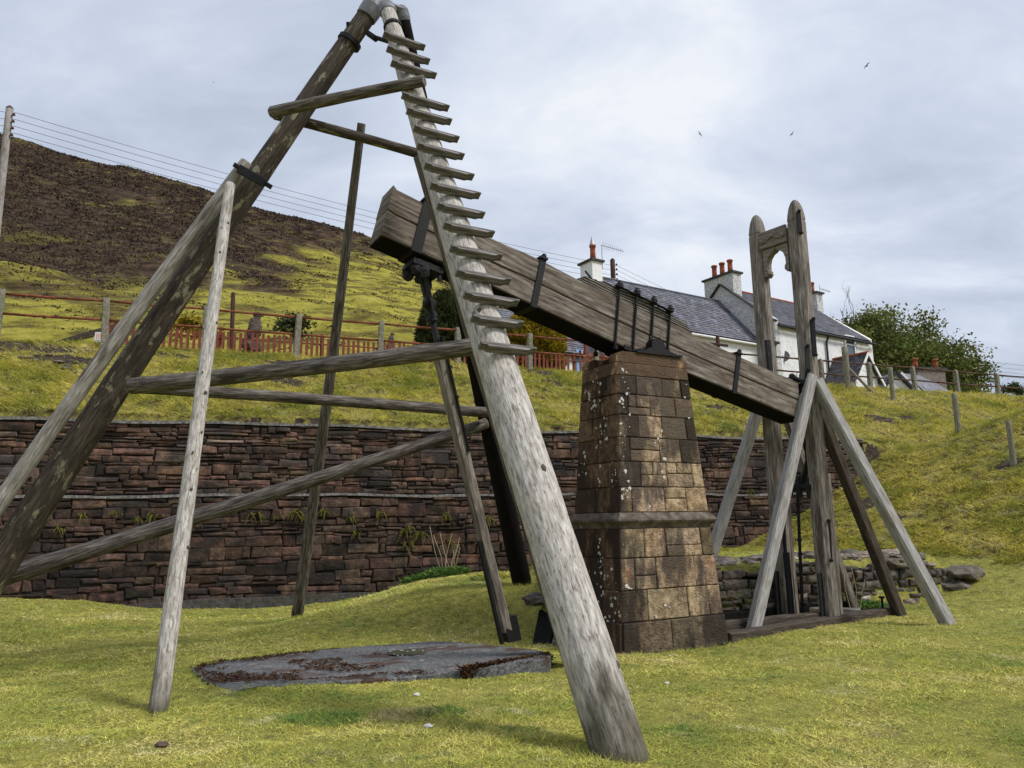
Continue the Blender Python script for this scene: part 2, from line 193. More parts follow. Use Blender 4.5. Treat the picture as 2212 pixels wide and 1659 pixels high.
# ------------------------------------------------------------ object helpers
ORG = {}
def tag(o, label=None, cat=None, group=None, kind=None):
    if label: o['label'] = label
    if cat: o['category'] = cat
    if group: o['group'] = group
    if kind: o['kind'] = kind
    return o
def thing(name, label, cat, loc, group=None, kind=None):
    o = bpy.data.objects.new(name, None); COL.objects.link(o); o.location = tuple(float(c) for c in loc); o.empty_display_size = .2
    ORG[o.name] = np.array(loc, float); return tag(o, label, cat, group, kind)
def V(*a): return np.array(a, float)
def unit(a): a = np.array(a, float); return a/np.linalg.norm(a)
class MB:
    def __init__(s): s.v = []; s.f = []; s.uv = []; s.t = []; s.ut = False
    def add(s, vs, fs, uvs=None, tint=None):
        b = len(s.v); s.v += [tuple(map(float, p)) for p in vs]
        for i, f in enumerate(fs):
            s.f.append(tuple(b+k for k in f)); s.uv.append(uvs[i] if uvs else None); s.t.append(tint)
        if tint is not None: s.ut = True
        return s
    def box(s, c, ax, ay, az, h, tint=None):
        """c centre, three unit axes, half sizes h"""
        c = np.array(c, float); ax, ay, az = (np.array(q, float) for q in (ax, ay, az)); vs = []
        for sx in (-1, 1):
            for sy in (-1, 1):
                for sz in (-1, 1): vs.append(c+ax*sx*h[0]+ay*sy*h[1]+az*sz*h[2])
        fs = [(0, 1, 3, 2), (4, 6, 7, 5), (0, 4, 5, 1), (2, 3, 7, 6), (0, 2, 6, 4), (1, 5, 7, 3)]
        D = [ax, ay, az]; lg = int(np.argmax(h)); uvs = []
        for f in fs:
            P = [vs[k]-c for k in f]; cand = sorted(range(3), key=lambda i: -max(p@D[i] for p in P)+min(p@D[i] for p in P))[:2]
            if lg in cand: o = [i for i in cand if i != lg][0]; uvs.append([(p@D[o]+h[2]*3+o, p@D[lg]) for p in P])
            else: uvs.append([(p@D[cand[1]], p@D[cand[0]]) for p in P])
        return s.add(vs, fs, uvs, tint)
    def bar(s, p0, p1, w, h, up=(0, 0, 1), ch=.12, seg=1, wob=0., tint=None):
        """timber from p0 to p1, w x h section with chamfered edges"""
        p0 = np.array(p0, float); p1 = np.array(p1, float); d = unit(p1-p0); a = unit(np.cross(d, up)); b = np.cross(a, d)
        x, y = w/2, h/2; k = min(w, h)*ch
        pr = [(x-k, -y), (x, -y+k), (x, y-k), (x-k, y), (-x+k, y), (-x, y-k), (-x, -y+k), (-x+k, -y)]
        return s.sweep([p0+(p1-p0)*i/seg for i in range(seg+1)], pr, a, b, wob, tint)
    def sweep(s, pts, pr, a, b, wob=0., tint=None, scales=None, capx=.0):
        n = len(pr); vs = []; Ls = [0]; per = [0]
        for i in range(1, len(pts)): Ls.append(Ls[-1]+float(np.linalg.norm(pts[i]-pts[i-1])))
        for i in range(n): per.append(per[-1]+math.dist(pr[i], pr[(i+1) % n]))
        o = random.random()*20
        for i, p in enumerate(pts):
            sc = scales[i] if scales else 1
            for j, (x, y) in enumerate(pr):
                w = 1+wob*(mnoise.noise((j*1.3+o, Ls[i]*1.7, o)))
                vs.append(p+a*x*w*sc+b*y*w*sc)
        fs = []; uvs = []
        for i in range(len(pts)-1):
            for j in range(n):
                k = (j+1) % n; fs.append((i*n+j, i*n+k, (i+1)*n+k, (i+1)*n+j))
                uvs.append([(per[j]+o, Ls[i]+o), (per[j+1]+o, Ls[i]+o), (per[j+1]+o, Ls[i+1]+o), (per[j]+o, Ls[i+1]+o)])
        fs.append(tuple(range(n-1, -1, -1))); uvs.append([(pr[j][0], pr[j][1]*.1) for j in range(n-1, -1, -1)])
        m = (len(pts)-1)*n; fs.append(tuple(m+j for j in range(n))); uvs.append([(pr[j][0], pr[j][1]*.1) for j in range(n)])
        return s.add(vs, fs, uvs, tint)
    def pole(s, p0, p1, r0, r1, n=18, seg=16, bend=.0, rmid=None, wob=.10, knots=0, endc=True, foot=None):
        p0 = np.array(p0, float); p1 = np.array(p1, float); d = unit(p1-p0); a = unit(np.cross(d, (0.03, .1, 1) if abs(d[2]) < .95 else (1, 0, 0))); b = np.cross(a, d)
        bd = a*random.uniform(-1, 1)*bend+b*random.uniform(-1, 1)*bend
        pts = [p0+(p1-p0)*i/seg+bd*math.sin(math.pi*i/seg) for i in range(seg+1)]
        sc = []
        for i in range(seg+1):
            t = i/seg; r = r0+(r1-r0)*t if rmid is None else (r0+(rmid-r0)*t*2 if t < .5 else rmid+(r1-rmid)*(t*2-1))
            sc.append(r*(1+.025*mnoise.noise((t*9, p0[0], p0[1]))))
        if endc: pts = [pts[0]]+[pts[0]+d*.012]+pts[1:-1]+[pts[-1]-d*.012, pts[-1]]; sc = [sc[0]*.9, sc[0]]+sc[1:-1]+[sc[-1], sc[-1]*.9]
        # profile is unit circle; u must be real metres, so scale uv afterwards
        n0 = len(s.uv); s.sweep(pts, [(math.cos(2*math.pi*k/n), math.sin(2*math.pi*k/n)) for k in range(n)], a, b, wob, None, sc)
        if foot:
            s.ut = True; L_ = float(np.linalg.norm(p1-p0))
            for fi in range(len(s.f)-(len(s.uv)-n0), len(s.f)):
                ts = []
                for q in s.f[fi]:
                    c = np.array(s.v[q]); h = float((c-p0)@d)+.30*foot*mnoise.noise(Vector(c)*5)+.35*foot*mnoise.noise(Vector((c[0]*9, c[1]*9, c[2]*1.5))); k = min(1, max(0, (foot-h)/(foot*.7))); ts.append((1-.74*k, 1-.75*k, 1-.80*k))
                s.t[fi] = ts
        rm = (r0+r1)/2; s.uv[n0:] = [[(q[0]*rm, q[1]) for q in u] for u in s.uv[n0:]]
        for _ in range(knots):
            t = random.uniform(.04, .96); a_ = random.uniform(0, 6.283); r = r0+(r1-r0)*t; c = p0+(p1-p0)*t+(a*math.cos(a_)+b*math.sin(a_))*r*.93
            s.blob(c, r*random.uniform(.14, .24), (1, 1, 1.35), 1, .3, 2, (.28, .25, .23))
        return s
    def tube(s, pts, r, n=8):
        pts = [np.array(p, float) for p in pts]
        for i in range(len(pts)-1):
            d = unit(pts[i+1]-pts[i]); a = unit(np.cross(d, (.1, .2, 1) if abs(d[2]) < .9 else (1, 0, 0))); b = np.cross(a, d)
            s.sweep([pts[i], pts[i+1]], [(r*math.cos(2*math.pi*k/n), r*math.sin(2*math.pi*k/n)) for k in range(n)], a, b)
        return s
    def lathe(s, c, prof, axis=(0, 0, 1), n=16, arc=None):
        """prof: (radius, height) pairs round axis at c"""
        d = unit(axis); a = unit(np.cross(d, (0, 1, 0.1))); b = np.cross(d, a); c = np.array(c, float); vs = []; fs = []
        for r, h in prof:
            for k in range(n):
                t = 2*math.pi*k/n; vs.append(c+d*h+a*r*math.cos(t)+b*r*math.sin(t))
        for i in range(len(prof)-1):
            for k in range(n): j = (k+1) % n; fs.append((i*n+k, i*n+j, (i+1)*n+j, (i+1)*n+k))
        fs.append(tuple(range(n-1, -1, -1))); m = (len(prof)-1)*n; fs.append(tuple(m+k for k in range(n)))
        return s.add(vs, fs, [[(vs[k]@a if False else float((vs[k]-c)@a), float((vs[k]-c)@d)) for k in f] for f in fs])
    def prism(s, poly, o, ex, ey, n, d0, d1, tint=None):
        """polygon in the plane (o, ex, ey), extruded from d0 to d1 along n"""
        o = np.array(o, float); ex = np.array(ex, float); ey = np.array(ey, float); n = np.array(n, float); k = len(poly)
        vs = [o+ex*x+ey*y+n*d0 for x, y in poly]+[o+ex*x+ey*y+n*d1 for x, y in poly]
        A = sum(poly[i][0]*poly[(i+1) % k][1]-poly[(i+1) % k][0]*poly[i][1] for i in range(k))
        fs = [tuple(range(k)), tuple(range(2*k-1, k-1, -1))]; uvs = [[(y, x) for x, y in poly], [(y+.9, x) for x, y in reversed(poly)]]
        for i in range(k):
            j = (i+1) % k; fs.append((j, i, k+i, k+j)); (x0, y0), (x1, y1) = poly[i], poly[j]
            uvs.append([(d0, x1+y1), (d0, x0+y0), (d1, x0+y0), (d1, x1+y1)])
        return s.add(vs, fs, uvs, tint)
    def blob(s, c, r, sc=(1, 1, 1), sub=2, amp=.2, fr=1.5, tint=None):
        bm = bmesh.new(); bmesh.ops.create_icosphere(bm, subdivisions=sub, radius=1); o = random.random()*50; c = np.array(c, float)
        vs = [c+np.array(v.co)*np.array(sc)*r*(1+amp*mnoise.noise(Vector(v.co)*fr+Vector((o, o, o)))) for v in bm.verts]
        fs = [tuple(v.index for v in f.verts) for f in bm.faces]; bm.free(); return s.add(vs, fs, None, tint)
    def build(s, name, mat, parent=None, smooth=False, org=None, label=None):
        root = parent
        while root is not None and root.name not in ORG: root = root.parent
        o3 = ORG[root.name] if root is not None else (np.array(org, float) if org is not None else V(0, 0, 0))
        me = bpy.data.meshes.new(name); me.from_pydata([tuple(np.array(p)-o3) for p in s.v], [], s.f)
        if any(u is not None for u in s.uv):
            ul = me.uv_layers.new(name='UVMap'); fl = []
            for f, u in zip(s.f, s.uv):
                for k in range(len(f)): fl += list(u[k]) if u is not None else [0., 0.]
            ul.data.foreach_set('uv', fl)
        if s.ut:
            ca = me.color_attributes.new('tint', 'FLOAT_COLOR', 'CORNER'); fl = []
            for f, t in zip(s.f, s.t):
                if isinstance(t, list):
                    for q in t: fl += [*q, 1]
                    continue
                t = (1, 1, 1) if t is None else ((t, t, t) if np.isscalar(t) else t); fl += [*t, 1]*len(f)
            ca.data.foreach_set('color', fl)
        me.materials.append(mat if not isinstance(mat, str) else M[mat])
        if smooth: me.polygons.foreach_set('use_smooth', [True]*len(me.polygons))
        me.validate(); me.update()
        o = bpy.data.objects.new(name, me); COL.objects.link(o)
        if parent is not None: o.parent = parent
        elif org is not None: o.location = tuple(o3); ORG[o.name] = o3
        if label: o['label'] = label
        return o
def smooth_sides(o, ang=50):
    me = o.data; me.polygons.foreach_set('use_smooth', [len(p.vertices) <= 4 for p in me.polygons]); me.update(); return o
def dup(o, parent, loc=None, rot=None):
    c = o.copy(); COL.objects.link(c); c.parent = parent
    if loc is not None: c.location = tuple(loc)
    if rot is not None: c.rotation_euler = rot
    return c
def project(p):
    d = np.array(p, float)-C0; z = d@CF
    return 1106+FPX*(d@CR)/z, 829.5-FPX*(d@CU)/z, z
def tris(name, P, F, mat, tint, kind='stuff', label=None, cat=None, org=(0, 0, 0)):
    """big triangle soup from arrays: P (n,3), F (m,3), tint (m,3)"""
    me = bpy.data.meshes.new(name); me.vertices.add(len(P)); me.vertices.foreach_set('co', (P-np.array(org)).astype(np.float32).ravel())
    me.loops.add(F.size); me.loops.foreach_set('vertex_index', F.astype(np.int32).ravel()); me.polygons.add(len(F))
    me.polygons.foreach_set('loop_start', np.arange(0, F.size, 3, dtype=np.int32)); me.update(calc_edges=True)
    if tint is not None:
        ca = me.color_attributes.new('tint', 'FLOAT_COLOR', 'CORNER'); c = np.ones((len(F), 3, 4), np.float32); c[:, :, :3] = tint[:, None, :]; ca.data.foreach_set('color', c.ravel())
    me.materials.append(M[mat]); o = bpy.data.objects.new(name, me); COL.objects.link(o); o.location = org
    return tag(o, label, cat, None, kind)
def blades(base, h, wd, lean, tint_sd=.22, yaw=None):
    """one leaning triangle per base point"""
    n = len(base); a = rng.uniform(0, 2*np.pi, n); wv = np.stack([np.cos(a), np.sin(a), rng.normal(0, .25, n)], 1)*wd[:, None]/2
    b = rng.uniform(0, 2*np.pi, n) if yaw is None else yaw+rng.normal(0, .9, n)
    le = np.abs(rng.normal(lean, lean*.5, n)); tip = np.stack([np.cos(b)*le*h, np.sin(b)*le*h, h*rng.uniform(.35, 1., n)], 1)
    P = np.concatenate([base-wv, base+wv, base+tip], 0); F = np.stack([np.arange(n), np.arange(n)+n, np.arange(n)+2*n], 1)
    t = np.clip(rng.normal(1.42, tint_sd*1.4, n), .35, 2.4); T = np.stack([t*rng.normal(.98, .06, n), t*1.03, t*rng.normal(1.2, .15, n)], 1)
    return P, F, np.clip(T, .2, 2.6)
# ------------------------------------------------------------ terrain
WP = np.array([-6.73, 16.2]); WA = np.array([math.cos(R(20)), math.sin(R(20))]); WN = np.array([-WA[1], WA[0]])   # retaining wall line, along and behind
def sm(a, b, x): t = np.clip((x-a)/(b-a), 0, 1); return t*t*(3-2*t)
def vnoise(x, y, f, seed=0):
    """cheap smooth value noise on arrays"""
    x = np.asarray(x, float)*f+seed*17.3; y = np.asarray(y, float)*f+seed*9.7; xi = np.floor(x); yi = np.floor(y); fx = x-xi; fy = y-yi
    def h(a, b): v = np.sin(a*127.1+b*311.7+seed*74.7)*43758.5453; return v-np.floor(v)
    ux = fx*fx*(3-2*fx); uy = fy*fy*(3-2*fy)
    return (h(xi, yi)*(1-ux)+h(xi+1, yi)*ux)*(1-uy)+(h(xi, yi+1)*(1-ux)+h(xi+1, yi+1)*ux)*uy-.5
def zfront(x, y):
    left = .045*np.maximum(0, -5.5-x)**1.4*sm(8, 13.5, y)
    q2 = (x-3.35)*-.407+(y-12.6)*.914
    mound = .60*sm(10.9, 13.4, y)*sm(-4.6, -.8, x)*(1-.2*sm(14, 18, y)); terr = .84*sm(0, .28, q2)
    k = sm(.25, .6, x)*(1-sm(7.9, 8.6, x)); zt = mound*(1-sm(.25, .6, x))+terr*k
    d = .8*(x-8.6)+.6*(y-14.2); zr = np.minimum(6.55, .45*np.logaddexp(0, d*1.3)/1.3)
    return np.maximum(left+zt, zr)-.07*sm(13, 15.6, y)*sm(-8.8, -7.2, x)*(1-sm(-3.4, -1.6, x))+.05*vnoise(x, y, .8, 1)+.035*vnoise(x, y, 2.3, 2)+.022*vnoise(x, y, 5.5, 5)
def zback(q): return 3.80+2.78*np.clip(q/5.7, 0, 1)**.95+.35*sm(6.5, 8.6, q)
def ground(x, y):
    x = np.asarray(x, float); y = np.asarray(y, float); p = (x-WP[0])*WA[0]+(y-WP[1])*WA[1]; q = (x-WP[0])*WN[0]+(y-WP[1])*WN[1]
    zf = zfront(x, y); zb = zback(np.maximum(q, 0))+sm(.3, 1, q)*(.10*vnoise(x, y, .9, 3)+.09*vnoise(x, y, 2.6, 4)+.05*vnoise(x, y, 7, 6))*(1-sm(5, 5.8, q))
    e = sm(17.2, 19.5, p); w0 = sm(.16, .30, q); w1 = sm(-2.2, 2.2, q); w = w0*(1-e)+w1*e
    far = sm(0, -3, y)*0
    return zf*(1-w)+zb*w
FDX = (.925, .380)
def gz(x, y): return float(ground(np.array([x]), np.array([y]))[0])
def gloc(x, y, dz=0.): return V(x, y, gz(x, y)+dz)
def hit(u, v, y0=4., y1=60.):
    d = CF+CR*(u-1106)/FPX-CU*(v-829.5)/FPX; ys = np.linspace(y0, y1, 3000); X = d[0]/d[1]*ys; Z = EYE+d[2]/d[1]*ys; k = np.where(Z <= ground(X, ys))[0]
    i = k[0] if len(k) else -1; return V(X[i], ys[i], Z[i])
def axis(lo, hi, step, outer, n):
    a = np.arange(lo, hi, step); g = np.geomspace(step, outer, n); return np.concatenate([lo-np.cumsum(g)[::-1], a, hi+np.cumsum(g)])
gx = axis(-17, 24, .10, 60, 28); gy = axis(3, 37, .10, 60, 28)
X, Y = np.meshgrid(gx, gy); Z = ground(X, Y); nx = len(gx); ny = len(gy)
P = np.stack([X.ravel(), Y.ravel(), Z.ravel()], 1)
I = (np.arange(ny-1)[:, None]*nx+np.arange(nx-1)[None]).ravel()
F = np.concatenate([np.stack([I, I+1, I+nx+1], 1), np.stack([I, I+nx+1, I+nx], 1)], 0)
M['turf_soil']
g = tris('ground', P, F, 'turf_soil', None, 'structure'); g.data.materials.append(M['bank_soil']); g.data.materials.append(M['earth'])
SPOTS = [(*hit(u, v)[:2], rx, ry) for u, v, rx, ry in ((70, 755, 1.5, .5), (150, 775, .9, .35), (340, 768, .8, .22), (640, 782, 1.2, .25), (720, 790, .7, .3), (620, 826, .6, .3), (1120, 798, .7, .3), (1175, 805, .8, .4), (1190, 825, .4, .3), (1560, 880, .6, .2), (1900, 905, .7, .25), (1960, 902, .4, .2), (2180, 1000, .35, .3), (1885, 985, .3, .15), (1870, 1090, .5, .3), (1990, 1060, .2, .1))]
def bare(x, y):
    x = np.asarray(x, float); y = np.asarray(y, float); q = (x-WP[0])*WN[0]+(y-WP[1])*WN[1]
    m = (vnoise(x, y*1.6, .9, 21)*.6+vnoise(x, y*1.6, 2.4, 22)*.5 > .36)&((q > .4)|(ground(x, y) > 1.2))
    for sx, sy, rx, ry in SPOTS:
        a = (x-sx)*FDX[0]+(y-sy)*FDX[1]; b = -(x-sx)*FDX[1]+(y-sy)*FDX[0]; m |= (a/rx)**2+(b/ry)**2+1.6*vnoise(x, y, 2.2, 24)+1.2*vnoise(x, y, 6, 25) < .85
    return m
cen = P[F].mean(1); cq = (cen[:, 0]-WP[0])*WN[0]+(cen[:, 1]-WP[1])*WN[1]
g.data.polygons.foreach_set('material_index', np.where(bare(cen[:, 0], cen[:, 1]), 2, ((cen[:, 2]+.8*vnoise(cen[:, 0], cen[:, 1], .8, 61) > .95) | (cq > 0)).astype(np.int32)).astype(np.int32)); g.data.polygons.foreach_set('use_smooth', [True]*len(F)); g.data.update()
g['label'] = 'mossy lawn rising into a rough grass bank'
# hill
ha = [(-1.7, 62), (-1.2, 59), (-.712, 49.6), (-.60, 46.6), (-.43, 42.4), (-.37, 40.2), (-.28, 38.2), (-.19, 35.9), (-.10, 31.8), (-.03, 28.0), (.05, 23), (.15, 15.5), (.25, 9.5), (.36, 5.5), (.5, 3)]
hx = [a for a, _ in ha]; hz_ = [z for _, z in ha]
def hill(x, y):
    a = x/y; zc = np.interp(a, hx, hz_)+.5*vnoise(x, 0*y, .12, 8); yb = np.maximum(26.5, 28.6+.41*x); t = (y-yb)/(88-yb)
    s = np.where(t < 1, np.clip(t, 0, 1)**1.12, 1-.5*(t-1)); z = 6.75+(zc-6.75)*s
    rag = .9*vnoise(x, y, .06, 3)*sm(0, .15, t)+.9*vnoise(x+y*.25, y*3, .10, 4)*sm(0, .1, t)+.45*vnoise(x+y*.2, y*3.4, .33, 5)*sm(0, .08, t)+.34*vnoise(x, y*1.8, .8, 6)*sm(0, .05, t)+.16*vnoise(x, y*2.2, 2.0, 7)*sm(0, .05, t)
    return z+rag*(1-.55*sm(.9, 1.02, t))-.5*(1-sm(0, .03, t))-3.*(t <= 0)
aa = np.linspace(-1.5, .5, 620); tt = np.concatenate([np.linspace(0, 1, 260)**1.15*(88-26.2)+26.2, 88+np.geomspace(.5, 150, 14)])
A_, Y_ = np.meshgrid(aa, tt); X_ = A_*Y_; Z_ = hill(X_, Y_); P = np.stack([X_.ravel(), Y_.ravel(), Z_.ravel()], 1); nx = len(aa); ny = len(tt)
I = (np.arange(ny-1)[:, None]*nx+np.arange(nx-1)[None]).ravel()
F = np.concatenate([np.stack([I, I+1, I+nx+1], 1), np.stack([I, I+nx+1, I+nx], 1)], 0)
def hill_mat():
    m = bpy.data.materials.new('moor_hillside'); m.use_nodes = True; t = m.node_tree; K = t.links.new; p = t.nodes['Principled BSDF']; p.inputs['Roughness'].default_value = 1; p.inputs['Specular IOR Level'].default_value = .05
    c = t.nodes.new('ShaderNodeTexCoord')
    def nz(sc, st, det=7, off=0):
        mp = t.nodes.new('ShaderNodeMapping'); mp.inputs['Scale'].default_value = st; mp.inputs['Location'].default_value = (off, off, off); K(c.outputs['Object'], mp.inputs[0])
        n = t.nodes.new('ShaderNodeTexNoise'); n.inputs['Scale'].default_value = sc; n.inputs['Detail'].default_value = det; n.inputs['Roughness'].default_value = .65; K(mp.outputs[0], n.inputs[0]); return n.outputs[0]
    def rampn(src, pts):
        r = t.nodes.new('ShaderNodeValToRGB'); K(src, r.inputs[0]); r.color_ramp.elements[0].position = pts[0][0]; r.color_ramp.elements[0].color = (*pts[0][1], 1)
        r.color_ramp.elements[1].position = pts[-1][0]; r.color_ramp.elements[1].color = (*pts[-1][1], 1)
        for q, co in pts[1:-1]: e = r.color_ramp.elements.new(q); e.color = (*co, 1)
        return r.outputs[0]
    gr = rampn(nz(.9, (.5, .8, 1.6)), [(.30, (.07, .05, .025)), (.41, (.20, .175, .04)), (.53, (.30, .275, .05)), (.72, (.42, .36, .09))])
    he = rampn(nz(1.1, (.7, 1, 1.5), 8, 4), [(.32, (.022, .014, .010)), (.48, (.055, .036, .027)), (.62, (.095, .070, .040)), (.76, (.17, .15, .05))])
    ms = t.nodes.new('ShaderNodeMapRange'); ms.interpolation_type = 'SMOOTHSTEP'; ms.inputs[1].default_value = .52; ms.inputs[2].default_value = .60; ms.inputs[4].default_value = .65; K(nz(.55, (.35, .8, 2.6), 6, 11), ms.inputs[0])
    mg = t.nodes.new('ShaderNodeMix'); mg.data_type = 'RGBA'; K(ms.outputs[0], mg.inputs[0]); K(gr, mg.inputs[6]); mg.inputs[7].default_value = (.06, .042, .026, 1); gr = mg.outputs[2]
    at_ = t.nodes.new('ShaderNodeAttribute'); at_.attribute_name = 'tint'; s = t.nodes.new('ShaderNodeSeparateColor'); K(at_.outputs['Color'], s.inputs[0])
    n = nz(.16, (.5, 1, 1.8), 8, 2); ad = t.nodes.new('ShaderNodeMath'); ad.operation = 'MULTIPLY_ADD'; K(n, ad.inputs[0]); ad.inputs[1].default_value = 1.5; K(s.outputs[0], ad.inputs[2])
    mr = t.nodes.new('ShaderNodeMapRange'); mr.interpolation_type = 'SMOOTHSTEP'; mr.inputs[1].default_value = 1.12; mr.inputs[2].default_value = 1.40; K(ad.outputs[0], mr.inputs[0])
    mx = t.nodes.new('ShaderNodeMix'); mx.data_type = 'RGBA'; K(mr.outputs[0], mx.inputs[0]); K(gr, mx.inputs[6]); K(he, mx.inputs[7]); K(mx.outputs[2], p.inputs['Base Color'])
    bp = t.nodes.new('ShaderNodeBump'); bp.inputs['Strength'].default_value = .9; bp.inputs['Distance'].default_value = .5; K(nz(1.4, (.5, 1, 1.6), 9, 7), bp.inputs['Height']); K(bp.outputs[0], p.inputs['Normal'])
    return m
M['hill'] = hill_mat()
def heather(x, y):
    a = x/y; t = (y-26.5)/61.5; thr = np.interp(a, [-1.5, -.66, -.5, -.42, -.30, -.19, -.1, .2], [.20, .30, .28, .34, .62, .84, .88, .8])
    g_ = np.exp(-((a+.52-.22*(t-.7))/.10)**2-((t-.72-.5*(a+.5))/.07)**2); b_ = np.exp(-((a+.335+.35*(t-.45))/.05)**2)*np.exp(-((t-.42)/.25)**2)
    return np.clip((t-thr)*1.6+.52-.55*g_+.42*b_, 0, 1)
cen = P[F].mean(1); hh = heather(cen[:, 0], cen[:, 1])
h = tris('hill', P, F, 'hill', np.stack([hh, hh, hh], 1), 'structure'); h.data.polygons.foreach_set('use_smooth', [True]*len(F)); h.data.update(); h['label'] = 'steep moorland hillside, dark heather above yellow green grass'
# heather and tussock clumps that roughen the hillside and its skyline
n = 420000; a = rng.uniform(-.95, .25, n); y = 28+(88.5-28)*rng.uniform(0, 1, n)**.8; x = a*y; z = hill(x, y); m_ = y > 30+.41*x; a, x, y, z = a[m_], x[m_], y[m_], z[m_]; n = len(x)
hv = heather(x, y)+1.5*(vnoise(x, y*1.2, .16, 9)*.5+vnoise(x, y, .5, 10)*.3+.5)*1.; he = (hv > 1.32) & (vnoise(x, y*1.3, .35, 51)+.6*vnoise(x, y, 1.1, 52) > -.22)
he |= (vnoise(x*.4, y*1.8, .9, 71)+.7*vnoise(x*.5, y*2.2, 2.2, 72) > .30)
sz = np.where(he, .125, .085)*rng.uniform(.5, 1.4, n)*(.6+y/110)
for nm, msk, mt, lab in (('heather', he, 'heather_leaf', 'dark brown heather clumps over the upper hillside'), ('tussock_grass', (~he) & (vnoise(x*.5, y*1.6, .5, 53)+.6*vnoise(x, y*1.5, 1.4, 54) > .02), 'tussock', 'yellow green grass tussocks on the lower hillside')):
    if mt == 'heather_leaf': M[mt] = material(mt, [(.3, (.020, .013, .010)), (.5, (.052, .034, .024)), (.7, (.10, .085, .036))], .5, rough=1, bump=0, tint=True, spec=.05)
    else: M[mt] = material(mt, [(.3, (.11, .085, .03)), (.48, (.22, .195, .035)), (.7, (.34, .28, .07))], .5, rough=1, bump=0, tint=True, spec=.05)
    b = np.stack([x, y, z-.05], 1)[msk]; s = sz[msk]; 
    Pb, Fb, Tb = blades(b, s, s*1.1, .7); tris(nm, Pb, Fb, mt, Tb, 'stuff', lab)
# ------------------------------------------------------------ turf blades
E1 = V(math.cos(R(30)), math.sin(R(30)), 0); E2 = V(-math.sin(R(30)), math.cos(R(30)), 0); UP = V(0, 0, 1)
PC = V(1.743, 10.735, 0)      # pier centre
slab_pts = [gp(410, 1445, .03), gp(452, 1476, .03), gp(512, 1494, .015), gp(560, 1484, .015), gp(740, 1474, .02), gp(900, 1462, .035), gp(1000, 1452, .075), gp(1183, 1424, .13), gp(1187, 1412, .13), gp(1150, 1404, .13), gp(1090, 1398, .12), gp(1030, 1392, .10), gp(950, 1386, .08), gp(700, 1404, .05), gp(560, 1420, .04), gp(470, 1432, .03)]
def inpoly(x, y, poly):
    r = np.zeros(len(x), bool); k = len(poly)
    for i in range(k):
        x0, y0 = poly[i][:2]; x1, y1 = poly[(i+1) % k][:2]
        c = ((y0 > y) != (y1 > y)) & (x < (x1-x0)*(y-y0)/(y1-y0+1e-12)+x0); r ^= c
    return r
def scatter(n, y0, y1, pw):
    t = rng.uniform(0, 1, n); y = (y0**(1-pw)+(y1**(1-pw)-y0**(1-pw))*t)**(1/(1-pw)); x = rng.uniform(-1, 1, n)*(.74*y+1.5)
    return x, y
def clear(x, y):
    dx = x-PC[0]; dy = y-PC[1]; a = dx*E1[0]+dy*E1[1]; b = dx*E2[0]+dy*E2[1]; inp = (abs(a) < .95) & (abs(b) < .72)
    q2 = (x-3.35)*-.407+(y-12.6)*.914; s1 = (x-2.85)*.778+(y-10.75)*.628; s2 = -(x-2.85)*.628+(y-10.75)*.778
    pit = (x > .75) & (x < 8.1) & (q2 < .25) & (s2 > .05) & (s1 > -.8) & (s1 < 4.3)
    p = (x-WP[0])*WA[0]+(y-WP[1])*WA[1]; q = (x-WP[0])*WN[0]+(y-WP[1])*WN[1]
    wall = (q > -.05) & (q < .3) & (p < 17.9)
    return ~(inp | pit | wall | inpoly(x, y, slab_pts)), q, p
x, y = scatter(620000, 4.2, 19, 1.75); ok, q, p = clear(x, y); z = ground(x, y); mixl = z+.8*vnoise(x, y, .8, 61)+.4*vnoise(x, y, 2.5, 62); lawn = ok & (q < 0) & (mixl < .95)
x, y, z = x[lawn], y[lawn], z[lawn]; hb = (.014+.0011*y)*rng.uniform(.5, 1.5, len(x))*(1+.9*np.clip(vnoise(x, y, 1.1, 12)+vnoise(x, y, 3.1, 13), -.4, 1)); 
Pb, Fb, Tb = blades(np.stack([x, y, z-.004], 1), hb, .0045+.00085*y*rng.uniform(.7, 1.4, len(x)), 1.7)
tris('lawn_grass', Pb, Fb, 'lawn_blade', Tb, 'stuff', 'short mossy yellow green turf on the lawn')
x, y = scatter(560000, 11, 36, 1.3); ok, q, p = clear(x, y); z = ground(x, y); mixl = z+.8*vnoise(x, y, .8, 61)+.4*vnoise(x, y, 2.5, 62); bank = ok & ((q > 0) | (mixl >= .95)) & (q < 8)
soil = bare(x, y)
bank &= ~(soil & (rng.uniform(0, 1, len(x)) < .88))
x, y, z, q = x[bank], y[bank], z[bank], q[bank]; tus = vnoise(x, y, 1.6, 14)+.8*vnoise(x, y, 4.2, 15); hb = (.036+.0019*y)*rng.uniform(.5, 1.5, len(x))*(1.1+1.1*np.clip(tus, -.5, 1))
Pb, Fb, Tb = blades(np.stack([x, y, z-.01+.05*np.clip(tus, 0, 1)], 1), hb, .008+.0009*y*rng.uniform(.6, 1.4, len(x)), 1.7, .26, -np.pi/2-.3)
tris('bank_grass', Pb, Fb, 'bank_blade', Tb, 'stuff', 'matted tussocky yellow green grass over the bank')
